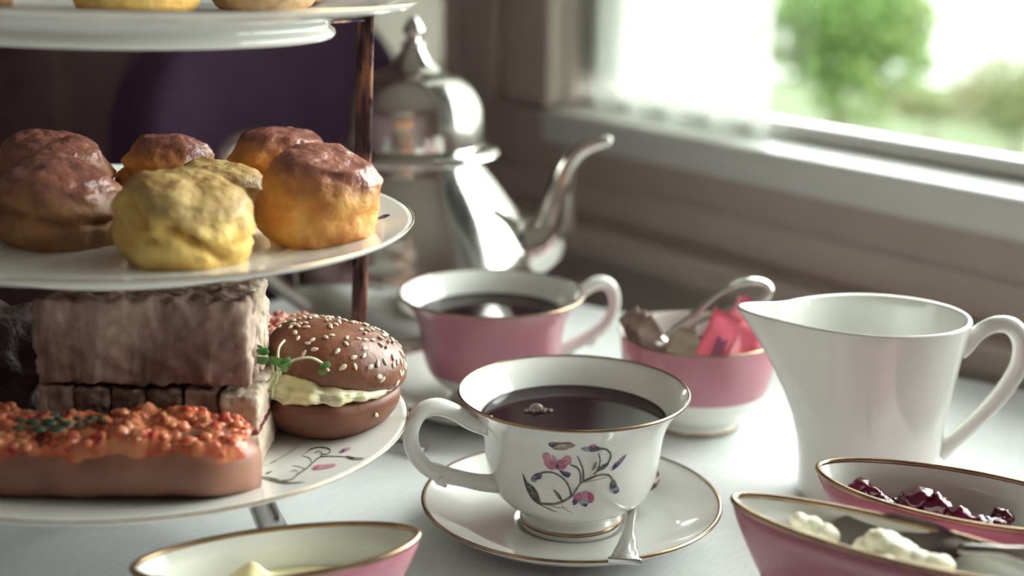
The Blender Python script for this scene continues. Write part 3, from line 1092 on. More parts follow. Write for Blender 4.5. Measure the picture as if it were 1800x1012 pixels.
bw = lambda x, y, z: (SB.x + x, SB.y + y, z)
PG = 'pink sweetener packets in the sugar bowl'
packet('sweetener_packet', 'pink paper packet with dark printed bars, at front of the sugar bowl', .032, .046, bw(.012, -.0215, .0475), (R(-18), R(26), R(6)),
       M['pink_paper'], PG, [(-.008, -.0068, -.004, .009), (-.0056, -.0044, -.004, .008), (-.0032, -.002, -.003, .009), (-.008, -.0068, -.0085, -.0055), (-.0056, -.0044, -.0085, -.0055)])
packet('sweetener_packet', 'light pink packet with a blue spot, beside the jug spout', .030, .042, bw(.030, -.0135, .0480), (R(-20), R(42), R(20)),
       M['pink_light'], PG, [(-.001, .004, -.010, -.006)])
packet('sweetener_packet', 'tall light pink packet standing behind the other pink ones', .030, .046, bw(.0235, -.004, .0500), (R(-12), R(34), R(14)), M['pink_light'], PG)
packet('sweetener_packet', 'pink packet leaning at the right side of the sugar bowl', .028, .042, bw(.030, .008, .0500), (R(-8), R(30), R(25)), M['pink_paper'], PG)
SG = 'sugar packets in the bowl'
packet('sugar_packet', 'taupe sugar packet lying in the middle of the bowl', .030, .040, bw(-.006, -.020, .0440), (R(-42), R(8), R(-10)), M['taupe_paper'], SG)
packet('sugar_packet', 'white sugar packet with dark edge, left of the pink ones', .0075, .036, bw(.0035, -.0200, .0480), (R(-14), R(-12), R(10)), M['white_paper'], SG,
       [(-.0036, -.0024, -.012, .012)])
for k, (x, y, ry, lab) in enumerate(((-.0335, -.004, -22, 'dark brown sugar packet leaning outermost at the left of the bowl'),
                                     (-.0285, -.009, -27, 'dark brown sugar packet, middle of three at the bowl left'),
                                     (-.0235, -.0135, -32, 'dark brown sugar packet, innermost of three at the bowl left'))):
    packet('sugar_packet', lab, .015, .044, bw(x, y, .0480), (R(-8), R(ry), R(35)), M['brown_paper'], SG)
# sugar tongs: one bent strip, bow end high at the right, claw ends in the bowl
tg = thing('sugar_tongs', 'silver sugar tongs with a round bow resting in the sugar bowl', 'tongs', (SB.x, SB.y, 0))
base = Vector((SB.x, SB.y, 0))
T_ = lambda px, py, f: at_fwd(px, py, SB.y + f) - base
arm1 = [T_(1160, 598, -.012), T_(1175, 585, -.010), T_(1215, 555, -.004), T_(1262, 517, .004), T_(1298, 498, .010), T_(1330, 494, .014), T_(1352, 503, .014),
        T_(1350, 520, .012), T_(1318, 533, .012), T_(1270, 548, .014), T_(1220, 575, .014), T_(1185, 596, .010)]
P = catmull(arm1, 5)
add('arm', tube(P, [.0024 + .0012 * math.exp(-((i - 30) / 10) ** 2) for i in range(len(P))], 10, .55, up=(0, 1, .2)), M['silver'], tg)
for k in (0, -1):
    e = arm1[k]
    add('claw', ico(2, 1, (e.x, e.y, e.z), (.0052, .006, .0032)), M['silver'], tg)

# ------------------------------------------------------------------ cream jug
JC = at(1546, 556, .096)
jug = thing('cream_jug', 'plain white porcelain cream jug with pointed spout, at right', 'jug', (JC.x, JC.y, 0))
JH = .096
JO = [(0, .0345), (.004, .0355), (.02, .0355), (.045, .0375), (.07, .0410), (.088, .0440), (JH, .0455)]
SPD = R(181)


def jug_ring(z, inset, n=120):
    r0 = interp(JO, z) - inset
    out = []
    s = max(0, (z - .008) / (JH - .008))
    for k in range(n):
        a = 2 * PI * k / n
        da = (a - SPD + PI) % (2 * PI) - PI
        w = math.exp(-(da / (.30 + .12 * (1 - s))) ** 2)
        ww = math.exp(-(da / .70) ** 2)
        r = r0 + (.0185 * w + .0085 * ww) * s ** 2.3 - inset * .5 * w
        zz = z + (.0035 * w + .0005) * s ** 5
        out.append((r * math.cos(a), r * math.sin(a), zz))
    return out


jz = [.0, .003, .01, .02, .032, .045, .058, .07, .08, .087, .092, .0945, .0958, JH]
rings = [jug_ring(z, 0 if z > .002 else .0008) for z in jz]
rings.append([(p[0] * .985, p[1] * .985, p[2] + .0009) for p in jug_ring(JH, .0004)])
rings.append([(p[0], p[1], p[2] + .0006) for p in jug_ring(JH, .0020)])
rings += [jug_ring(z, .0026) for z in reversed(jz[2:])]
rings += [[(p[0] * .9, p[1] * .9, .0045) for p in jug_ring(.01, .003)]]
rings = [[(p[0], p[1] * .86, p[2]) for p in r] for r in rings]
add('body', loft(rings), M['pure'], jug)
hp = [(.0415, .0770), (.0440, .0820), (.0490, .0885), (.0575, .0935), (.0660, .0925), (.0715, .0855), (.0720, .0760), (.0690, .0660), (.0620, .0540), (.0535, .0430), (.0445, .0330), (.0350, .0240)]
P = catmull([(s, 0, z) for s, z in hp], 5)
hr = [v.x for v in catmull([(a, 0, 0) for a in (.0030, .0042, .0038, .0038, .0042, .0045, .0044, .0042, .0041, .0040, .0040, .0050)], 5)]
add('handle', xf(tube(P, hr, 16, 1.1, up=(0, 1, 0)), Matrix.Rotation(R(-3), 4, 'Z')), M['pure'], jug)


# ------------------------------------------------------------------ boat dishes
def boat(label, c, ang, a, b, h, z0=0.0, tip=0.0):
    root = thing('boat_dish', label, 'dish', (c[0], c[1], z0), ang, 'pink boat shaped dishes')
    n = 96
    def ring(s, sb, z, inset=0.0):
        out = []
        for k in range(n):
            t = 2 * PI * k / n
            x, y = math.cos(t), math.sin(t)
            y *= (abs(y) + 1e-6) ** .12
            lift = tip * abs(x) ** 3 * (z / h) ** 2
            out.append(((a * s - inset) * x, (b * sb - inset) * y, z + lift))
        return out
    lv = [(.50, .52, 0), (.52, .54, .002), (.50, .52, .004), (.60, .62, .010), (.74, .76, .022), (.86, .88, .034), (.95, .955, .044), (1, 1, h)]
    lv = [(s, sb, z * h / .052 if z != h else h) for s, sb, z in lv]
    R_ = [ring(*l) for l in lv]
    mids = [0, 0, 0] + [1] * 4
    R_.append(ring(1, 1, h + .0006, .0010)); mids.append(0)
    for s, sb, z in reversed(lv[3:]):
        R_.append(ring(s, sb, z if z < h else h - .0006, .0024)); mids.append(0)
    R_.append(ring(.45, .45, lv[3][2] - .001, .002)); mids.append(0)
    add('bowl', loft(R_, True, True, mids + [0]), [M['china'], M['pink']], root)
    add('gold_rim', tube([Vector(p) + Vector((0, 0, .0002)) for p in ring(1, 1, h, .0010)], .00135, 8, closed=True), M['gold'], root)
    return root


# jam
B1 = at(1694, 868, .055)
boat('pink boat dish of dark red jam in front of the jug', B1, R(-28), .064, .0295, .054, 0, .001)
# cream, on a saucer
B2 = at(1572, 934, .067)
boat('pink boat dish of cream with a spoon, nearest at right', B2, R(-33), .067, .0195, .058, .0055, .001)
make_saucer('gold rimmed saucer under the cream dish, cut by the bottom edge', B2.x, B2.y)
# pale yellow curd, front left
B3 = at(492, 972, .050)
boat('pink boat dish of pale yellow curd below the cake stand', B3, R(19), .0565, .0232, .050, 0, .001)


def lumps(name, label, cat, c, ang, spots, m, fill=None, sub=3, rough=.18, fr=1.6):
    gs = []
    for k, (x, y, z, r, sq) in enumerate(spots):
        gs.append(ico(sub, r, (x, y, z), (1.15, 1, sq), rough, fr, k + 1))
    if fill: gs.append(fill)
    o = add(name, join(gs), m)
    o.location = (c[0], c[1], c[2])
    o.rotation_euler = (0, 0, ang)
    tag(o, label, cat)
    return o


rnd = random.Random(11)
sp = []
for k in range(70):
    x = rnd.uniform(-.046, .016)
    sp.append((x, rnd.uniform(-.016, .008) * (1 - (x / .06) ** 2), .0415 + rnd.uniform(-.003, .003) + .0015 * math.sin(x * 120), rnd.uniform(.0025, .0050), .85))
sp += [(-.044, .001, .0475, .0052, .8), (-.039, -.001, .0465, .0056, .8), (-.018, -.002, .0485, .0070, .75), (-.011, -.003, .0480, .0066, .8), (.000, -.006, .0460, .0058, .9), (.007, -.008, .0450, .0050, .9)]
lumps('berry_jam', 'glossy dark red berry jam lying in the boat dish by the jug', 'jam', (B1.x, B1.y, 0), R(-28), sp, M['jam'],
      ico(3, 1, (-.014, 0, .034), (.040, .0180, .0075)), rough=.45, fr=1.9)
rnd = random.Random(21)
sp = []
for k in range(30):
    x = rnd.uniform(-.040, .044)
    sp.append((x, rnd.uniform(-.005, .004) * (1 - (x / .056) ** 2), .041 + rnd.uniform(-.002, .003), rnd.uniform(.004, .007), .75))
sp += [(-.043, -.001, .047, .0042, .9), (-.037, -.003, .046, .0040, .9), (-.006, -.009, .0475, .0070, .95), (.002, -.010, .0500, .0055, 1.0), (.010, -.009, .0470, .0060, .8),
       (.030, -.008, .0455, .0060, .7)]
def boat_local(px, py, z, c, ang, z0):
    p = Matrix.Rotation(-ang, 3, 'Z') @ (at(px, py, z) - c)
    return p.x, p.y, z - z0


for px, py, z, r, sq in ((1556, 962, .0590, .0075, .9), (1585, 974, .0590, .0070, .8), (1545, 950, .0625, .0045, 1.0), (1530, 966, .0570, .0060, .8), (1612, 984, .0585, .0060, .7),
                         (1650, 992, .0590, .0055, .7), (1425, 926, .0575, .0050, .9), (1405, 915, .0600, .0036, .9), (1450, 938, .0560, .0050, .8)):
    sp.append((*boat_local(px, py, z, B2, R(-33), .0055), r, sq))
lumps('clotted_cream', 'thick pale cream lying in the nearest dish at right', 'cream', (B2.x, B2.y, .0055), R(-33), sp, M['cream'],
      ico(3, 1, (0, 0, .035), (.046, .0115, .009)), rough=.22, fr=1.5)


def curd():
    V, F = [], []
    n, k = 28, 56
    V.append(Vector((0, 0, 0)))
    for i in range(1, n + 1):
        s = i / n
        for j in range(k):
            t = 2 * PI * j / k
            V.append(Vector((s * math.cos(t) * .0470, s * math.sin(t) * .0178, 0)))
    for v in V:
        sw = math.hypot(v.x + .008, v.y * 1.6)
        v.z = .0345 + .004 * math.exp(-(sw / .018) ** 2) + .0085 * math.exp(-(math.hypot(v.x + .011, v.y - .006) / .0065) ** 2) \
            + .0014 * math.sin(420 * sw) * math.exp(-(sw / .03) ** 2)
    for j in range(k): F.append((0, 1 + j, 1 + (j + 1) % k))
    for i in range(n - 1):
        for j in range(k):
            j2 = (j + 1) % k
            F.append((1 + i * k + j, 1 + (i + 1) * k + j, 1 + (i + 1) * k + j2, 1 + i * k + j2))
    m0 = len(V)
    V2 = [Vector((v.x * .86, v.y * .86, .026)) for v in V]
    F2 = [tuple(q + m0 for q in reversed(f)) for f in F]
    b = 1 + (n - 1) * k
    F3 = [(b + j, m0 + b + j, m0 + b + (j + 1) % k, b + (j + 1) % k) for j in range(k)]
    return V + V2, F + F2 + F3, None


o = add('lemon_curd', curd(), M['custard'])
o.location = (B3.x, B3.y, 0)
o.rotation_euler = (0, 0, R(19))
tag(o, 'pale yellow curd with a swirled peak in the front left dish', 'curd')
spoon('steel spoon lying in the cream dish, handle to the right edge', at(1860, 984, .066), at(1452, 938, .0545), bowl_l=.052, bowl_w=.0125, w_end=.0065, lift=.003,
      ribs=False, roll=R(-38))

# ------------------------------------------------------------------ silver teapot
TP = at_fwd(728, 265, .97)
TPX, TPY = TP.x, TP.y
tp = thing('teapot', 'polished silver teapot with domed lid and curved spout, behind the pink cup', 'teapot', (TPX, TPY, 0))
body = smooth_prof([(.056, 0), (.0585, .003), (.056, .008), (.055, .012), (.066, .020), (.0790, .035), (.0838, .050), (.0825, .065), (.0735, .086), (.0590, .106), (.0490, .119),
                    (.0465, .128)], 5)
add('body', lathe([(0, .004), (.053, .003)] + body + [(0, .129)], 96), M['silver'], tp)
rim = smooth_prof([(.046, .1265), (.0545, .1270), (.0575, .1300), (.0550, .1335), (.0500, .1355), (.0465, .137)], 4)
add('collar', lathe([(0, .126)] + rim + [(0, .137)], 96), M['silver'], tp)
lid = smooth_prof([(.0465, .1365), (.0466, .142), (.0464, .152), (.0448, .163), (.0395, .173), (.0320, .1800), (.0240, .1840), (.0190, .1868), (.0135, .1915), (.0090, .1970), (.0064, .2010)], 5)
lidroot = add('lid', lathe([(0, .136)] + lid + [(0, .2)], 96), M['silver'], tp)
fin = smooth_prof([(.0062, .2005), (.0086, .2022), (.0062, .2042), (.0042, .2062), (.0066, .2095), (.0070, .2125), (.0046, .2170), (.0018, .2205)], 4)
add('finial', lathe([(0, .198)] + fin + [(0, .2212)], 40), M['silver'], lidroot)
TPp = lambda px, py, f=0.0: at_fwd(px, py, TPY + f) - Vector((TPX, TPY, 0))
sp_ = [TPp(880, 440), TPp(935, 432), TPp(968, 405), TPp(980, 368), TPp(988, 330), TPp(1000, 292), TPp(1022, 264), TPp(1050, 252), TPp(1074, 248)]
P = catmull(sp_, 5)
sr = [v.x for v in catmull([(a, 0, 0) for a in (.0250, .0250, .0205, .0155, .0118, .0096, .0078, .0060, .0044)], 5)]
add('spout', tube(P, sr, 24, .8, up=(0, 1, 0)), M['silver'], tp)
hp = [TPp(600, 296), TPp(560, 268), TPp(500, 245), TPp(440, 245), TPp(405, 262), TPp(398, 310), TPp(412, 380), TPp(440, 440), TPp(478, 485), TPp(515, 518), TPp(548, 540), TPp(575, 545)]
P = catmull(hp, 5)
add('handle', tube(P, [.0050 + .0014 * math.sin(PI * i / (len(P) - 1)) for i in range(len(P))], 16, 1.1, up=(0, 1, 0)), M['silver'], tp)


# ------------------------------------------------------------------ scones
CRUST = ((0.34, 0.13, 0.085), (0.20, 0.07, 0.055), 0.28)
TAN_TOP = ((0.50, 0.35, 0.14), (0.36, 0.21, 0.07), 0.5)
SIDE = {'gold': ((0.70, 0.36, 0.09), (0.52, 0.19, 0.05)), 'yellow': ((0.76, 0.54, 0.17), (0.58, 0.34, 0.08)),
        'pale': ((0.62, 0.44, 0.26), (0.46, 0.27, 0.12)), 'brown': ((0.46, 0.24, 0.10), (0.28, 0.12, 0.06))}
_sm_cache = {}


def scone_mat(side, top):
    """baked dough: pale side and brown glazed top, blended by how far the dough has browned"""
    key = (side, top)
    if key in _sm_cache: return _sm_cache[key]
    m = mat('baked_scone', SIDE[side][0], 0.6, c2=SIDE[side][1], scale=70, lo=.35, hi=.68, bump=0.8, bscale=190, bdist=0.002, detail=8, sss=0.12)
    nt = m.node_tree
    p = nt.nodes['Principled BSDF']
    src = p.inputs['Base Color'].links[0].from_socket
    n = nt.nodes.new('ShaderNodeTexNoise'); n.inputs['Scale'].default_value = 130; n.inputs['Detail'].default_value = 6
    tc = [q for q in nt.nodes if q.type == 'TEX_COORD'][0]
    nt.links.new(tc.outputs['Object'], n.inputs['Vector'])
    rp = nt.nodes.new('ShaderNodeValToRGB')
    rp.color_ramp.elements[0].position = .38; rp.color_ramp.elements[1].position = .66
    rp.color_ramp.elements[0].color = (*top[1], 1); rp.color_ramp.elements[1].color = (*top[0], 1)
    nt.links.new(n.outputs['Fac'], rp.inputs['Fac'])
    a = nt.nodes.new('ShaderNodeAttribute'); a.attribute_name = 'bake'
    mx = nt.nodes.new('ShaderNodeMixRGB')
    nt.links.new(a.outputs['Fac'], mx.inputs['Fac'])
    nt.links.new(src, mx.inputs['Color1']); nt.links.new(rp.outputs['Color'], mx.inputs['Color2'])
    nt.links.new(mx.outputs['Color'], p.inputs['Base Color'])
    mr = nt.nodes.new('ShaderNodeMapRange')
    mr.inputs['To Min'].default_value = .65; mr.inputs['To Max'].default_value = top[2]
    nt.links.new(a.outputs['Fac'], mr.inputs['Value']); nt.links.new(mr.outputs['Result'], p.inputs['Roughness'])
    _sm_cache[key] = m
    return m


def scone(label, x, y, z, r, h, side, seed, tilt=(0, 0), crack=1.0, group='scones on the middle plate', dome=.25, top=None, taper=.0, gouges=()):
    root = thing('scone', label, 'scone', (x, y, z), 0, group)
    root.rotation_euler = (R(tilt[0]), R(tilt[1]), 0)
    off = Vector((seed * 1.37, seed * .77, seed * 2.1))
    def bake(u, a):
        q = noise.fractal(Vector((math.cos(a) * 2.2, math.sin(a) * 2.2, u * 2 + seed)), .8, 2, 3)
        return max(0.0, min(1.0, (u + .13 * q - .70) / .26))
    seg, ns, nt = 72, 20, 12
    def pt(u, a):
        # u 0..1 side from base to shoulder, 1..2 across the top
        if u <= 1:
            rr = r * (.90 + .10 * math.sin(PI * min(1, u * 1.05)) + .02 * u)
            rr *= 1 - taper * u
            if u < .12: rr *= .93 + .07 * (u / .12) ** .5
            if u > .86: rr *= 1 - .10 * ((u - .86) / .14) ** 2
            zz = h * (1 - dome * .4) * u
        else:
            v = u - 1
            rr = r * .83 * (1 - taper) * (1 - v)
            zz = h * (1 - dome * .4) + h * dome * .4 * math.sin(PI / 2 * min(1, v * 1.35 + .12))
        p = Vector((rr * math.cos(a), rr * math.sin(a), zz))
        n1 = noise.noise(p * 45 + off)
        n2 = noise.fractal(p * 110 + off, .7, 2.1, 4)
        d = .0034 * n1 + .0019 * n2
        if u <= 1:
            # ragged split running round the waist
            uc = .52 + .16 * noise.noise(Vector((math.cos(a) * 1.3, math.sin(a) * 1.3, seed)))
            dep = max(0, .6 + noise.noise(Vector((math.cos(a) * 2, math.sin(a) * 2, seed + 5))))
            d -= crack * .0042 * dep * math.exp(-((u - uc) / .055) ** 2)
            d += crack * .0014 * math.exp(-((u - uc - .15) / .1) ** 2)
            for a0, u0, a1, u1, gd, gw in gouges:
                f = max(0, min(1, ((a - a0) * (a1 - a0) + (u - u0) * (u1 - u0)) / ((a1 - a0) ** 2 + (u1 - u0) ** 2)))
                dd = math.hypot((a - a0 - f * (a1 - a0)) * .8, u - u0 - f * (u1 - u0))
                d -= gd * math.exp(-(dd / gw) ** 2) * (1 + .5 * n2)
            if u < .03: d *= .2
            return p + Vector((math.cos(a), math.sin(a), 0)) * d + Vector((0, 0, .0015 * n1 * min(1, u * 4)))
        lean = .0022 * noise.noise(p * 30 + off * 2)
        return p + Vector((0, 0, d * .62 + lean))
    def rows(us, pole):
        V, F, rowsI = [], [], []
        for u in us:
            rowsI.append([len(V) + k for k in range(seg)])
            V.extend(pt(u, 2 * PI * k / seg) for k in range(seg))
        for i in range(len(us) - 1):
            for k in range(seg):
                k2 = (k + 1) % seg
                F.append((rowsI[i][k], rowsI[i][k2], rowsI[i + 1][k2], rowsI[i + 1][k]))
        if pole == 'top':
            c = len(V); V.append(sum((V[i] for i in rowsI[-1]), Vector()) / seg)
            for k in range(seg): F.append((rowsI[-1][k], rowsI[-1][(k + 1) % seg], c))
        else:
            c = len(V); V.append(Vector((0, 0, V[rowsI[0][0]].z)))
            for k in range(seg): F.append((c, rowsI[0][(k + 1) % seg], rowsI[0][k]))
        return V, F, None
    m = scone_mat(side, top or CRUST)
    for nm, us, pole in (('crumb_side', [i / ns * .90 for i in range(ns + 1)], 'base'),
                         ('glazed_top', [.90, .93, .96, 1.0] + [1 + (i / nt) * .97 for i in range(1, nt + 1)], 'top')):
        o = add(nm, rows(us, pole), m, root)
        at_ = o.data.attributes.new('bake', 'FLOAT', 'POINT')
        vals = [bake(u, 2 * PI * k / seg) for u in us for k in range(seg)] + [1.0 if pole == 'top' else 0.0]
        at_.data.foreach_set('value', vals)
    return root


def mid_scone(label, px, fwd, *a, **k):
    x = at_fwd(px, 400, fwd).x
    scone(label, x, fwd, well(1, x, fwd), *a, **k)


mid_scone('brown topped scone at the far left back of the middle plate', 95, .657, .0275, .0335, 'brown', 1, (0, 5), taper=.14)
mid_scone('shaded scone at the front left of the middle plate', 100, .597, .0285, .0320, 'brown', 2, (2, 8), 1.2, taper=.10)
mid_scone('brown topped scone at the back, between the left and right piles', 297, .677, .0262, .0335, 'gold', 3, (-3, 8), taper=.22)
mid_scone('small pale scone wedged behind the yellow front scone', 383, .632, .0205, .0275, 'pale', 4, (0, 8), top=TAN_TOP)
mid_scone('yellow cracked scone at the front middle of the middle plate', 316, .571, .0277, .0330, 'yellow', 5, (8, 12), .5, top=TAN_TOP, taper=.05,
          gouges=((R(212), .80, R(243), .66, .0066, .075), (R(243), .66, R(252), .50, .0055, .055), (R(268), .74, R(290), .60, .0066, .06), (R(290), .60, R(318), .38, .0062, .055),
                  (R(236), .38, R(246), .30, .0020, .08)))
mid_scone('tallest brown topped scone at the back right of the middle plate', 493, .678, .0258, .0380, 'gold', 6, (-2, 5), taper=.18)
mid_scone('golden orange scone at the right edge of the middle plate', 549, .612, .0266, .0390, 'gold', 7, (2, 13), .35, taper=.12)
zt = WELL[2] + .0004
TG = 'pastries on the top plate'
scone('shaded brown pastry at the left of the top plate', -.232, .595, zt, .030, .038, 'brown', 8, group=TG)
scone('golden yellow scone in the middle of the top plate', -.155, .600, zt, .0255, .038, 'yellow', 9, crack=.4, group=TG)
scone('pale pastry right of the golden one on the top plate', -.1085, .630, zt, .0215, .038, 'pale', 10, crack=.2, group=TG)
scone('small brown pastry rightmost on the top plate', -.100, .680, zt, .0135, .030, 'brown', 11, crack=.2, group=TG)

# ------------------------------------------------------------------ sandwiches on the lowest plate
zb = WELL[0] + .0004
SWG = 'finger sandwiches in the lower row'


def finger_end(label, x, y, w, d, h, m, seed, rz=0.0):
    """finger sandwich seen from its end: two upright slices with a thin filling between"""
    root = thing('finger_sandwich', label, 'sandwich', (x, y, well(0, x, y)), rz, SWG)
    f = .0016
    for s in (0, 1):
        o = add('bread_slice', dense_box(w, d, (h - f) / 2, (14, 40, 12), .0011, 180, seed + s, rnd=.25), m, root)
        o.location = (0, 0, s * ((h - f) / 2 + f))
    o = add('filling', dense_box(w * .98, d * .98, f * 1.1, (6, 20, 2), .0005, 200, seed), M['filling'], root)
    o.location = (0, 0, (h - f) / 2 - f * .05)
    return root


pos = ('leftmost', 'second from left', 'third from left', 'fourth from left', 'fifth from left')
ms = (M['bread'], M['bread_dark'], M['bread_dark'], M['bread_dark'], M['bread'])
x0 = -.1985
for k in range(5):
    finger_end('brown finger sandwich, %s in the row under the big slice' % pos[k], x0 + .0145 / 2 + k * .0152, .602, .0146, .052, .0325, ms[k], 10 + k)
finger_end('pale finger sandwich at the right end of the row, beside the bun', x0 + .0162 / 2 + 5 * .0152 + .001, .600, .0165, .058, .0330, M['bread_pale'], 19)
for k, (yy, m, lab) in enumerate(((.5865, M['bread'], 'large brown finger sandwich on edge, in front on the sandwich stack'),
                                  (.6105, M['bread_pale'], 'pale brown finger sandwich on edge, at the back of the stack'))):
    root = thing('finger_sandwich', lab, 'sandwich', (-.1535, yy, well(0, -.1535, yy) + .0345), R(-1), 'sandwiches on top of the stack')
    for s in (-1, 1):
        o = add('bread_slice', dense_box(.090, .0105, .0365, (64, 8, 30), .0020, 150, 40 + k * 5 + s, rnd=.3), m, root)
        o.location = (0, s * .0058, 0)
    add('filling', dense_box(.087, .0016, .034, (30, 2, 12), .0006, 200, 50 + k), M['filling'], root)

# dark bun at the left edge of the plate
db = thing('seeded_roll', 'dark seeded roll at the left edge beside the sandwiches', 'roll', (-.236, .628, well(0, -.236)))
add('crust', xf(ico(5, 1, (0, 0, .026), (.033, .032, .026), .22, 2.5, 3), Matrix.Identity(4)), M['darkbun'], db)


# ------------------------------------------------------------------ topped rolls
def topped_roll(label, c, ang, length, rad, hgt, top, seed, ntop, herbs, group):
    root = thing('topped_roll', label, 'roll', (c[0], c[1], well(0, c[0], c[1])), ang, group)
    n, k = 40, 36
    rings = []
    for i in range(n + 1):
        u = i / n
        x = (u - .5) * length
        e = abs(2 * u - 1)
        s = (1 - max(0, (e - .72) / .28) ** 2.4 * .80) if e > .72 else 1.0
        ring = []
        for j in range(k):
            t = 2 * PI * j / k
            cy, sz = math.cos(t), math.sin(t)
            y = rad * s * math.copysign(abs(cy) ** .75, cy)
            zz = hgt * (.5 + .5 * math.copysign(abs(sz) ** .7, sz)) * (.55 + .45 * s)
            p = Vector((x * (1 + .0), y, zz))
            nn = noise.fractal(p * 60 + Vector((seed, 0, 0)), .8, 2, 3) * .0010
            ring.append((p.x, p.y + nn * cy, max(0.0, p.z + nn * sz)))
        rings.append(ring)
    add('bread', loft(rings), M['roll'], root)
    rnd = random.Random(seed)
    def lump(x, y):
        p = Vector((x, y, seed))
        n = noise.fractal(p * 150, .6, 2.0, 3)
        w = noise.voronoi(p * 120)[0]
        return .0045 * max(0, 1 - w[0] * 1.25) + .0022 * n + .0022 * math.sin(x * 90 + seed) * .8
    def crown(x, y):
        e = abs(2 * x / length)
        return hgt * (1.0 - .14 * e ** 6) - .22 * (abs(y) / rad) ** 3 * hgt * .5
    V, F = [], []
    nx, ny = 220, 54
    for i in range(nx + 1):
        x = (i / nx - .5) * length * .95
        e = abs(2 * x / length)
        wy = rad * .93 * (1 - .55 * max(0, (e - .75) / .25) ** 2)
        for j in range(ny + 1):
            v = 2 * j / ny - 1
            edge = 1 - max(0, (abs(v) - .82) / .18) ** 2
            edge *= 1 - max(0, (e - .90) / .10) ** 2 * .8 if e > .9 else 1
            yy = v * wy * (1 + .05 * noise.noise(Vector((x * 120, seed, v))))
            V.append(Vector((x, yy, crown(x, yy) - .0012 + (.0014 + lump(x, yy)) * edge - .004 * (1 - edge))))
    for i in range(nx):
        for j in range(ny):
            q = i * (ny + 1) + j
            F.append((q, q + ny + 1, q + ny + 2, q + 1))
    gs = [(V, F, None)]
    for q in range(ntop):
        x = rnd.uniform(-.5, .5) * length * .92
        e = abs(2 * x / length)
        y = rnd.uniform(-.90, .85) * rad * (1 - .5 * e ** 4)
        rr = rnd.uniform(.0010, .0026)
        gs.append(ico(2, rr, (x, y, crown(x, y) + lump(x, y)), (1.25, 1, .8), .45, 1.9, q))
    tag(add('topping', join(gs), top, root), kind='stuff')
    for x, y, s in herbs:
        a = rnd.uniform(0, 6)
        gl = [ico(2, s, (x + s * 1.2 * math.cos(a + q * 2.1), y + s * math.sin(a + q * 2.1), hgt + .004 + .0006 * q), (1, .8, .3), .25, 2, q) for q in range(3)]
        add('herb_leaf', join(gl), M['herb'], root)
    return root


topped_roll('long open roll with orange tomato topping and herbs, front of lowest plate', (-.176, .5465), R(2), .150, .0215, .0255, M['topping'], 5, 260,
            [(.006, -.006, .0020), (-.002, -.011, .0030), (-.009, -.010, .0032), (-.016, -.009, .0026), (-.048, -.012, .0022), (.012, -.003, .0020), (-.006, -.002, .0022), (.020, .004, .0016)],
            'open rolls on the lowest plate')
topped_roll('short roll with pink lumpy topping behind the sesame bun', (-.1135, .688), R(60), .062, .0215, .0300, M['rose'], 9, 120, [], 'open rolls on the lowest plate')

# ------------------------------------------------------------------ sesame bun
bc = Vector((-.0845, .632, well(0, -.0845, .632)))
bn = thing('sesame_bun', 'round brown sesame bun filled with egg and cress, right on lowest plate', 'bun', bc)
lowp = smooth_prof([(.0155, 0), (.0235, .0014), (.0300, .0066), (.0333, .0126), (.0338, .0168), (.0328, .0192)], 4)


def wob(seed, amp, fr=40):
    def f(v):
        n = noise.fractal(v * fr + Vector((seed, seed, 0)), .8, 2, 3) * amp
        d = Vector((v.x, v.y, 0))
        return v + (d.normalized() * n if d.length > 1e-6 else Vector()) + Vector((0, 0, n * .4 if v.z > .004 else 0))
    return f


add('bun_base', lathe([(0, 0)] + lowp + [(.020, .0197), (0, .0197)], 72, None, wob(2, .0012)), M['bun_low'], bn)
upp = smooth_prof([(.0322, .0002), (.0355, .0020), (.0368, .0056), (.0356, .0108), (.0318, .0158), (.0245, .0196), (.0135, .0219), (.004, .0226)], 4)
top_m = Matrix.Translation((.0026, .0016, .0222)) @ Matrix.Rotation(R(12.5), 4, Vector((-.60, .80, 0))) @ Matrix.Translation((0, 0, .0006)) @ Matrix.Diagonal((.885, .885, 1.12, 1))
top = add('bun_top', lathe([(0, .0010), (.015, .0008)] + upp + [(0, .0227)], 72, None, wob(7, .0009)), M['bun'], bn)
top.matrix_local = top_m
# filling
V, F, _ = ico(5, 1)
fv = []
for v in V:
    a = math.atan2(v.y, v.x)
    w = .5 + .5 * math.cos(a - R(215))            # thickest towards the camera's left
    p = Vector((v.x * (.0315 + .0045 * w), v.y * (.0315 + .0040 * w), v.z * (.0022 + .0088 * w ** 1.3) + .0198 + .0045 * w))
    p += Vector((v.x, v.y, v.z * .8)) * (.0040 * (noise.fractal(p * 110, .7, 2.2, 3)) + .0024 * noise.noise(p * 260)) * (0.35 + .65 * w)
    fv.append(p)
add('egg_filling', (fv, F, None), M['egg'], bn)
seed_geo = ico(2, 1)
sv = [Vector((v.x * .00165 * (1 if v.x < 0 else 1.1), v.y * .00100 * (1 - .35 * max(0, v.x)), v.z * .00055)) for v in seed_geo[0]]
proto = add('sesame_seed', (sv, seed_geo[1], None), M['seed'], bn)
utab = sorted((z, r) for r, z in upp)
rnd = random.Random(8)
places = []
tries = 0
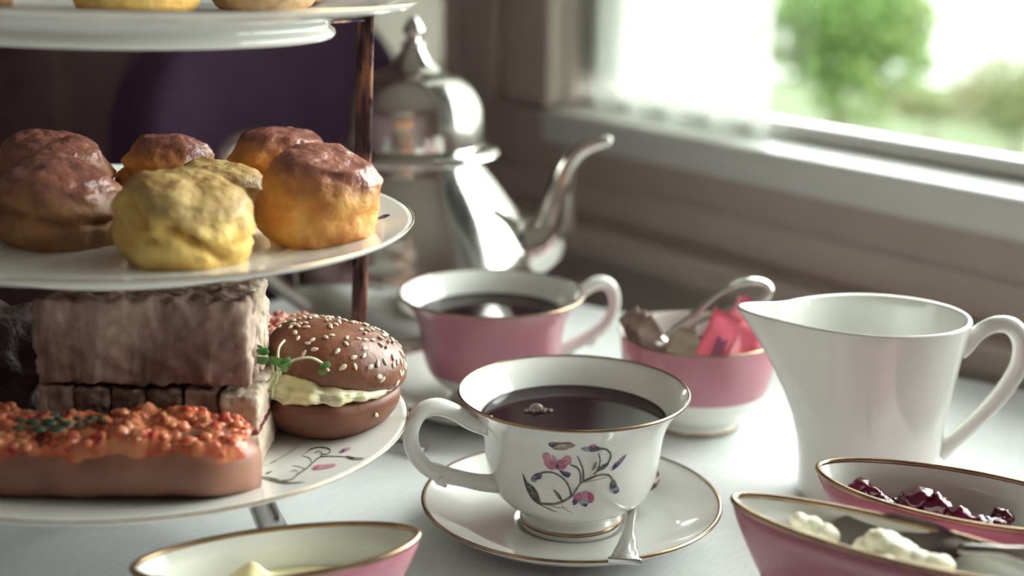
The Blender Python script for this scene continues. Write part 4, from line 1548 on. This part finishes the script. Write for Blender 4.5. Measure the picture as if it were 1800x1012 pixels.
while len(places) < 118 and tries < 9000:
    tries += 1
    a = rnd.uniform(0, 2 * PI)
    zz = .0222 - abs(rnd.gauss(0, .0078))
    if zz < .0030: continue
    dens = .30 + .70 * (math.cos(a - R(-15)) * .5 + .5)
    if zz > .0182: dens = 1.0
    if rnd.random() > dens: continue
    r = interp(utab, zz)
    if zz > .0202: r = rnd.uniform(.002, .0235)
    if zz > .0202: zz = interp(sorted((r_, z_) for r_, z_ in upp if z_ > .0185), r)
    p = Vector((r * math.cos(a), r * math.sin(a), zz))
    if any((p - q[0]).length < .0023 for q in places): continue
    r2 = interp(utab, zz + .0006) if zz < .0202 else r - .004
    slope = Vector((r2 - r, 0.0006 if zz < .0202 else .0009)).normalized() if zz < .0202 else Vector((-.98, .14))
    nrm = Vector((slope.y * math.cos(a), slope.y * math.sin(a), -slope.x)).normalized()
    places.append((p, nrm, rnd.uniform(0, 6.28)))
for i, (p, nrm, tw) in enumerate(places):
    o = proto if i == 0 else proto.copy()
    if i: col.objects.link(o)
    o.parent = bn
    q = Vector((0, 0, 1)).rotation_difference(nrm).to_matrix().to_4x4()
    o.matrix_local = top_m @ Matrix.Translation(p + nrm * .0004) @ q @ Matrix.Rotation(tw, 4, 'Z') @ Matrix.Scale(rnd.uniform(.95, 1.22), 4)
for a, z, r in ((-42, .0126, .0334), (-78, .0105, .0322), (-20, .0030, .0260)):
    o = proto.copy(); col.objects.link(o); o.parent = bn
    d = Vector((math.cos(R(a)), math.sin(R(a)), 0))
    q = Vector((0, 0, 1)).rotation_difference((d + Vector((0, 0, -.3))).normalized()).to_matrix().to_4x4()
    o.matrix_local = Matrix.Translation(d * r + Vector((0, 0, z))) @ q
# cress
bl = lambda px, py, f: at_fwd(px, py, bc.y + f) - bc


def cress(stem_px, leaves):
    s = add('cress_sprig', tube(catmull([bl(*p) for p in stem_px], 5), .00055, 8), M['stem'], bn)
    for px, py, f, r, ang in leaves:
        c = bl(px, py, f)
        V, F, _ = ico(3, 1)
        vv = []
        for v in V:
            notch = 1 - .35 * math.exp(-((math.atan2(v.y, v.x)) / .35) ** 2)
            p = Vector((v.x * r * 1.45 * notch, v.y * r * 1.25, v.z * r * .16 + .18 * r * (v.x ** 2 - v.y ** 2)))
            vv.append(Matrix.Rotation(R(ang), 4, 'Y') @ Matrix.Rotation(R(-55), 4, 'X') @ p + c)
        add('leaf', (vv, F, None), M['leaf'], s)


cress([(470, 690, -.034), (486, 668, -.0385), (488, 640, -.037), (490, 612, -.032), (500, 598, -.026)], [])
cress([(478, 700, -.034), (480, 655, -.040), (478, 636, -.040)], [(450, 610, -.040, .0024, 20), (462, 617, -.042, .0022, -10)])
cress([(440, 690, -.036), (470, 672, -.040), (500, 640, -.041), (540, 628, -.039), (566, 638, -.037), (578, 652, -.0365)],
      [(572, 641, -.0378, .0018, -20), (566, 654, -.0375, .0014, 30)])
cress([(492, 660, -.039), (494, 640, -.041), (492, 632, -.041)], [(486, 634, -.042, .0027, 15), (502, 636, -.0415, .0024, -25), (460, 632, -.042, .0024, 0), (498, 646, -.042, .002, 40)])

# ------------------------------------------------------------------ printed flowers on the lowest plate (drawn lying down)
DEC = [
    (ribbon([(300, 700), (380, 690), (430, 650), (490, 610), (530, 575), (600, 520), (700, 515), (790, 520)], 10, 7), STEM),
    (ribbon([(430, 510), (490, 480), (545, 455), (620, 448), (670, 465), (660, 495), (600, 500)], 14, 6), STEM),
    (ribbon([(535, 560), (520, 530), (470, 515), (420, 520)], 7, 5), STEM),
    (ribbon([(600, 520), (615, 495), (590, 478), (560, 490)], 6, 6), STEM),
    (ribbon([(490, 610), (440, 590), (390, 585)], 6, 4), TAN),
    (ribbon([(440, 650), (420, 620), (380, 625)], 6, 4), TAN),
    (patch([(150, 668), (220, 668), (300, 692), (300, 718), (250, 705), (190, 685)]), LEAF),
    (patch([(290, 700), (360, 712), (490, 708), (400, 722), (310, 720)]), STEM),
    (patch([(190, 640), (215, 612), (248, 608), (235, 632), (205, 650)]), PURP),
    (patch([(222, 575), (260, 552), (330, 530), (375, 495), (415, 505), (400, 535), (320, 562), (240, 580)]), TAN),
    (patch([(228, 572), (262, 556), (330, 545), (300, 562), (245, 580)]), PURP),
    (ribbon([(250, 560), (320, 535), (380, 498), (412, 512)], 7, 5), PURP),
    (patch([(415, 522), (440, 500), (530, 458), (548, 456), (500, 485), (440, 520)]), PURP),
    (patch([(540, 605), (570, 582), (620, 578), (700, 572), (714, 588), (660, 604), (580, 616)]), ROSE),
    (patch([(540, 606), (560, 590), (585, 590), (575, 612), (552, 616)]), PINK),
    (patch([(742, 478), (775, 456), (815, 450), (820, 462), (790, 478), (752, 490)]), ROSE),
    (patch([(742, 482), (762, 468), (786, 470), (768, 486), (750, 492)]), PURP),
    (patch([(786, 515), (830, 522), (915, 530), (910, 540), (840, 542), (800, 530)]), GREY),
    (patch([(786, 515), (820, 518), (850, 528), (830, 540), (800, 530)]), PURP),
]


def plate_map(zx, zy, layer):
    px, py = 420 + zx / 4.216, 680 + zy / 4.216
    z = WELL[0]
    for _ in range(4):
        p = at(px, py, z)
        r = math.hypot(p.x - plx[0], p.y - SC.y)
        z = PZ[0] + plate_top(r) - (p.x - SC.x) * math.tan(TILT) + (p.y - SC.y) * math.tan(TILTX)
    return Vector((p.x - plx[0], p.y - SC.y, plate_top(r) + .00018 + layer * 4e-6))


print_obj('floral_print', DEC, plate_map, bottom_plate)


# a sprig printed near the right edge of the middle plate
def mid_map(px, py, layer):
    z = WELL[1]
    for _ in range(4):
        p = at(px, py, z)
        r = math.hypot(p.x - plx[1], p.y - SC.y)
        z = PZ[1] + plate_top(r) - (p.x - SC.x) * math.tan(TILT) + (p.y - SC.y) * math.tan(TILTX)
    return Vector((p.x - plx[1], p.y - SC.y, plate_top(r) + .00018 + layer * 4e-6))


print_obj('floral_print', [(ribbon([(650, 390), (664, 384), (684, 379)], 1.6, 1.2), STEM), (patch([(664, 384), (672, 378), (684, 378), (674, 384)]), PURP),
                           (patch([(652, 393), (658, 388), (662, 389), (657, 394)]), PINK)], mid_map, middle_plate)
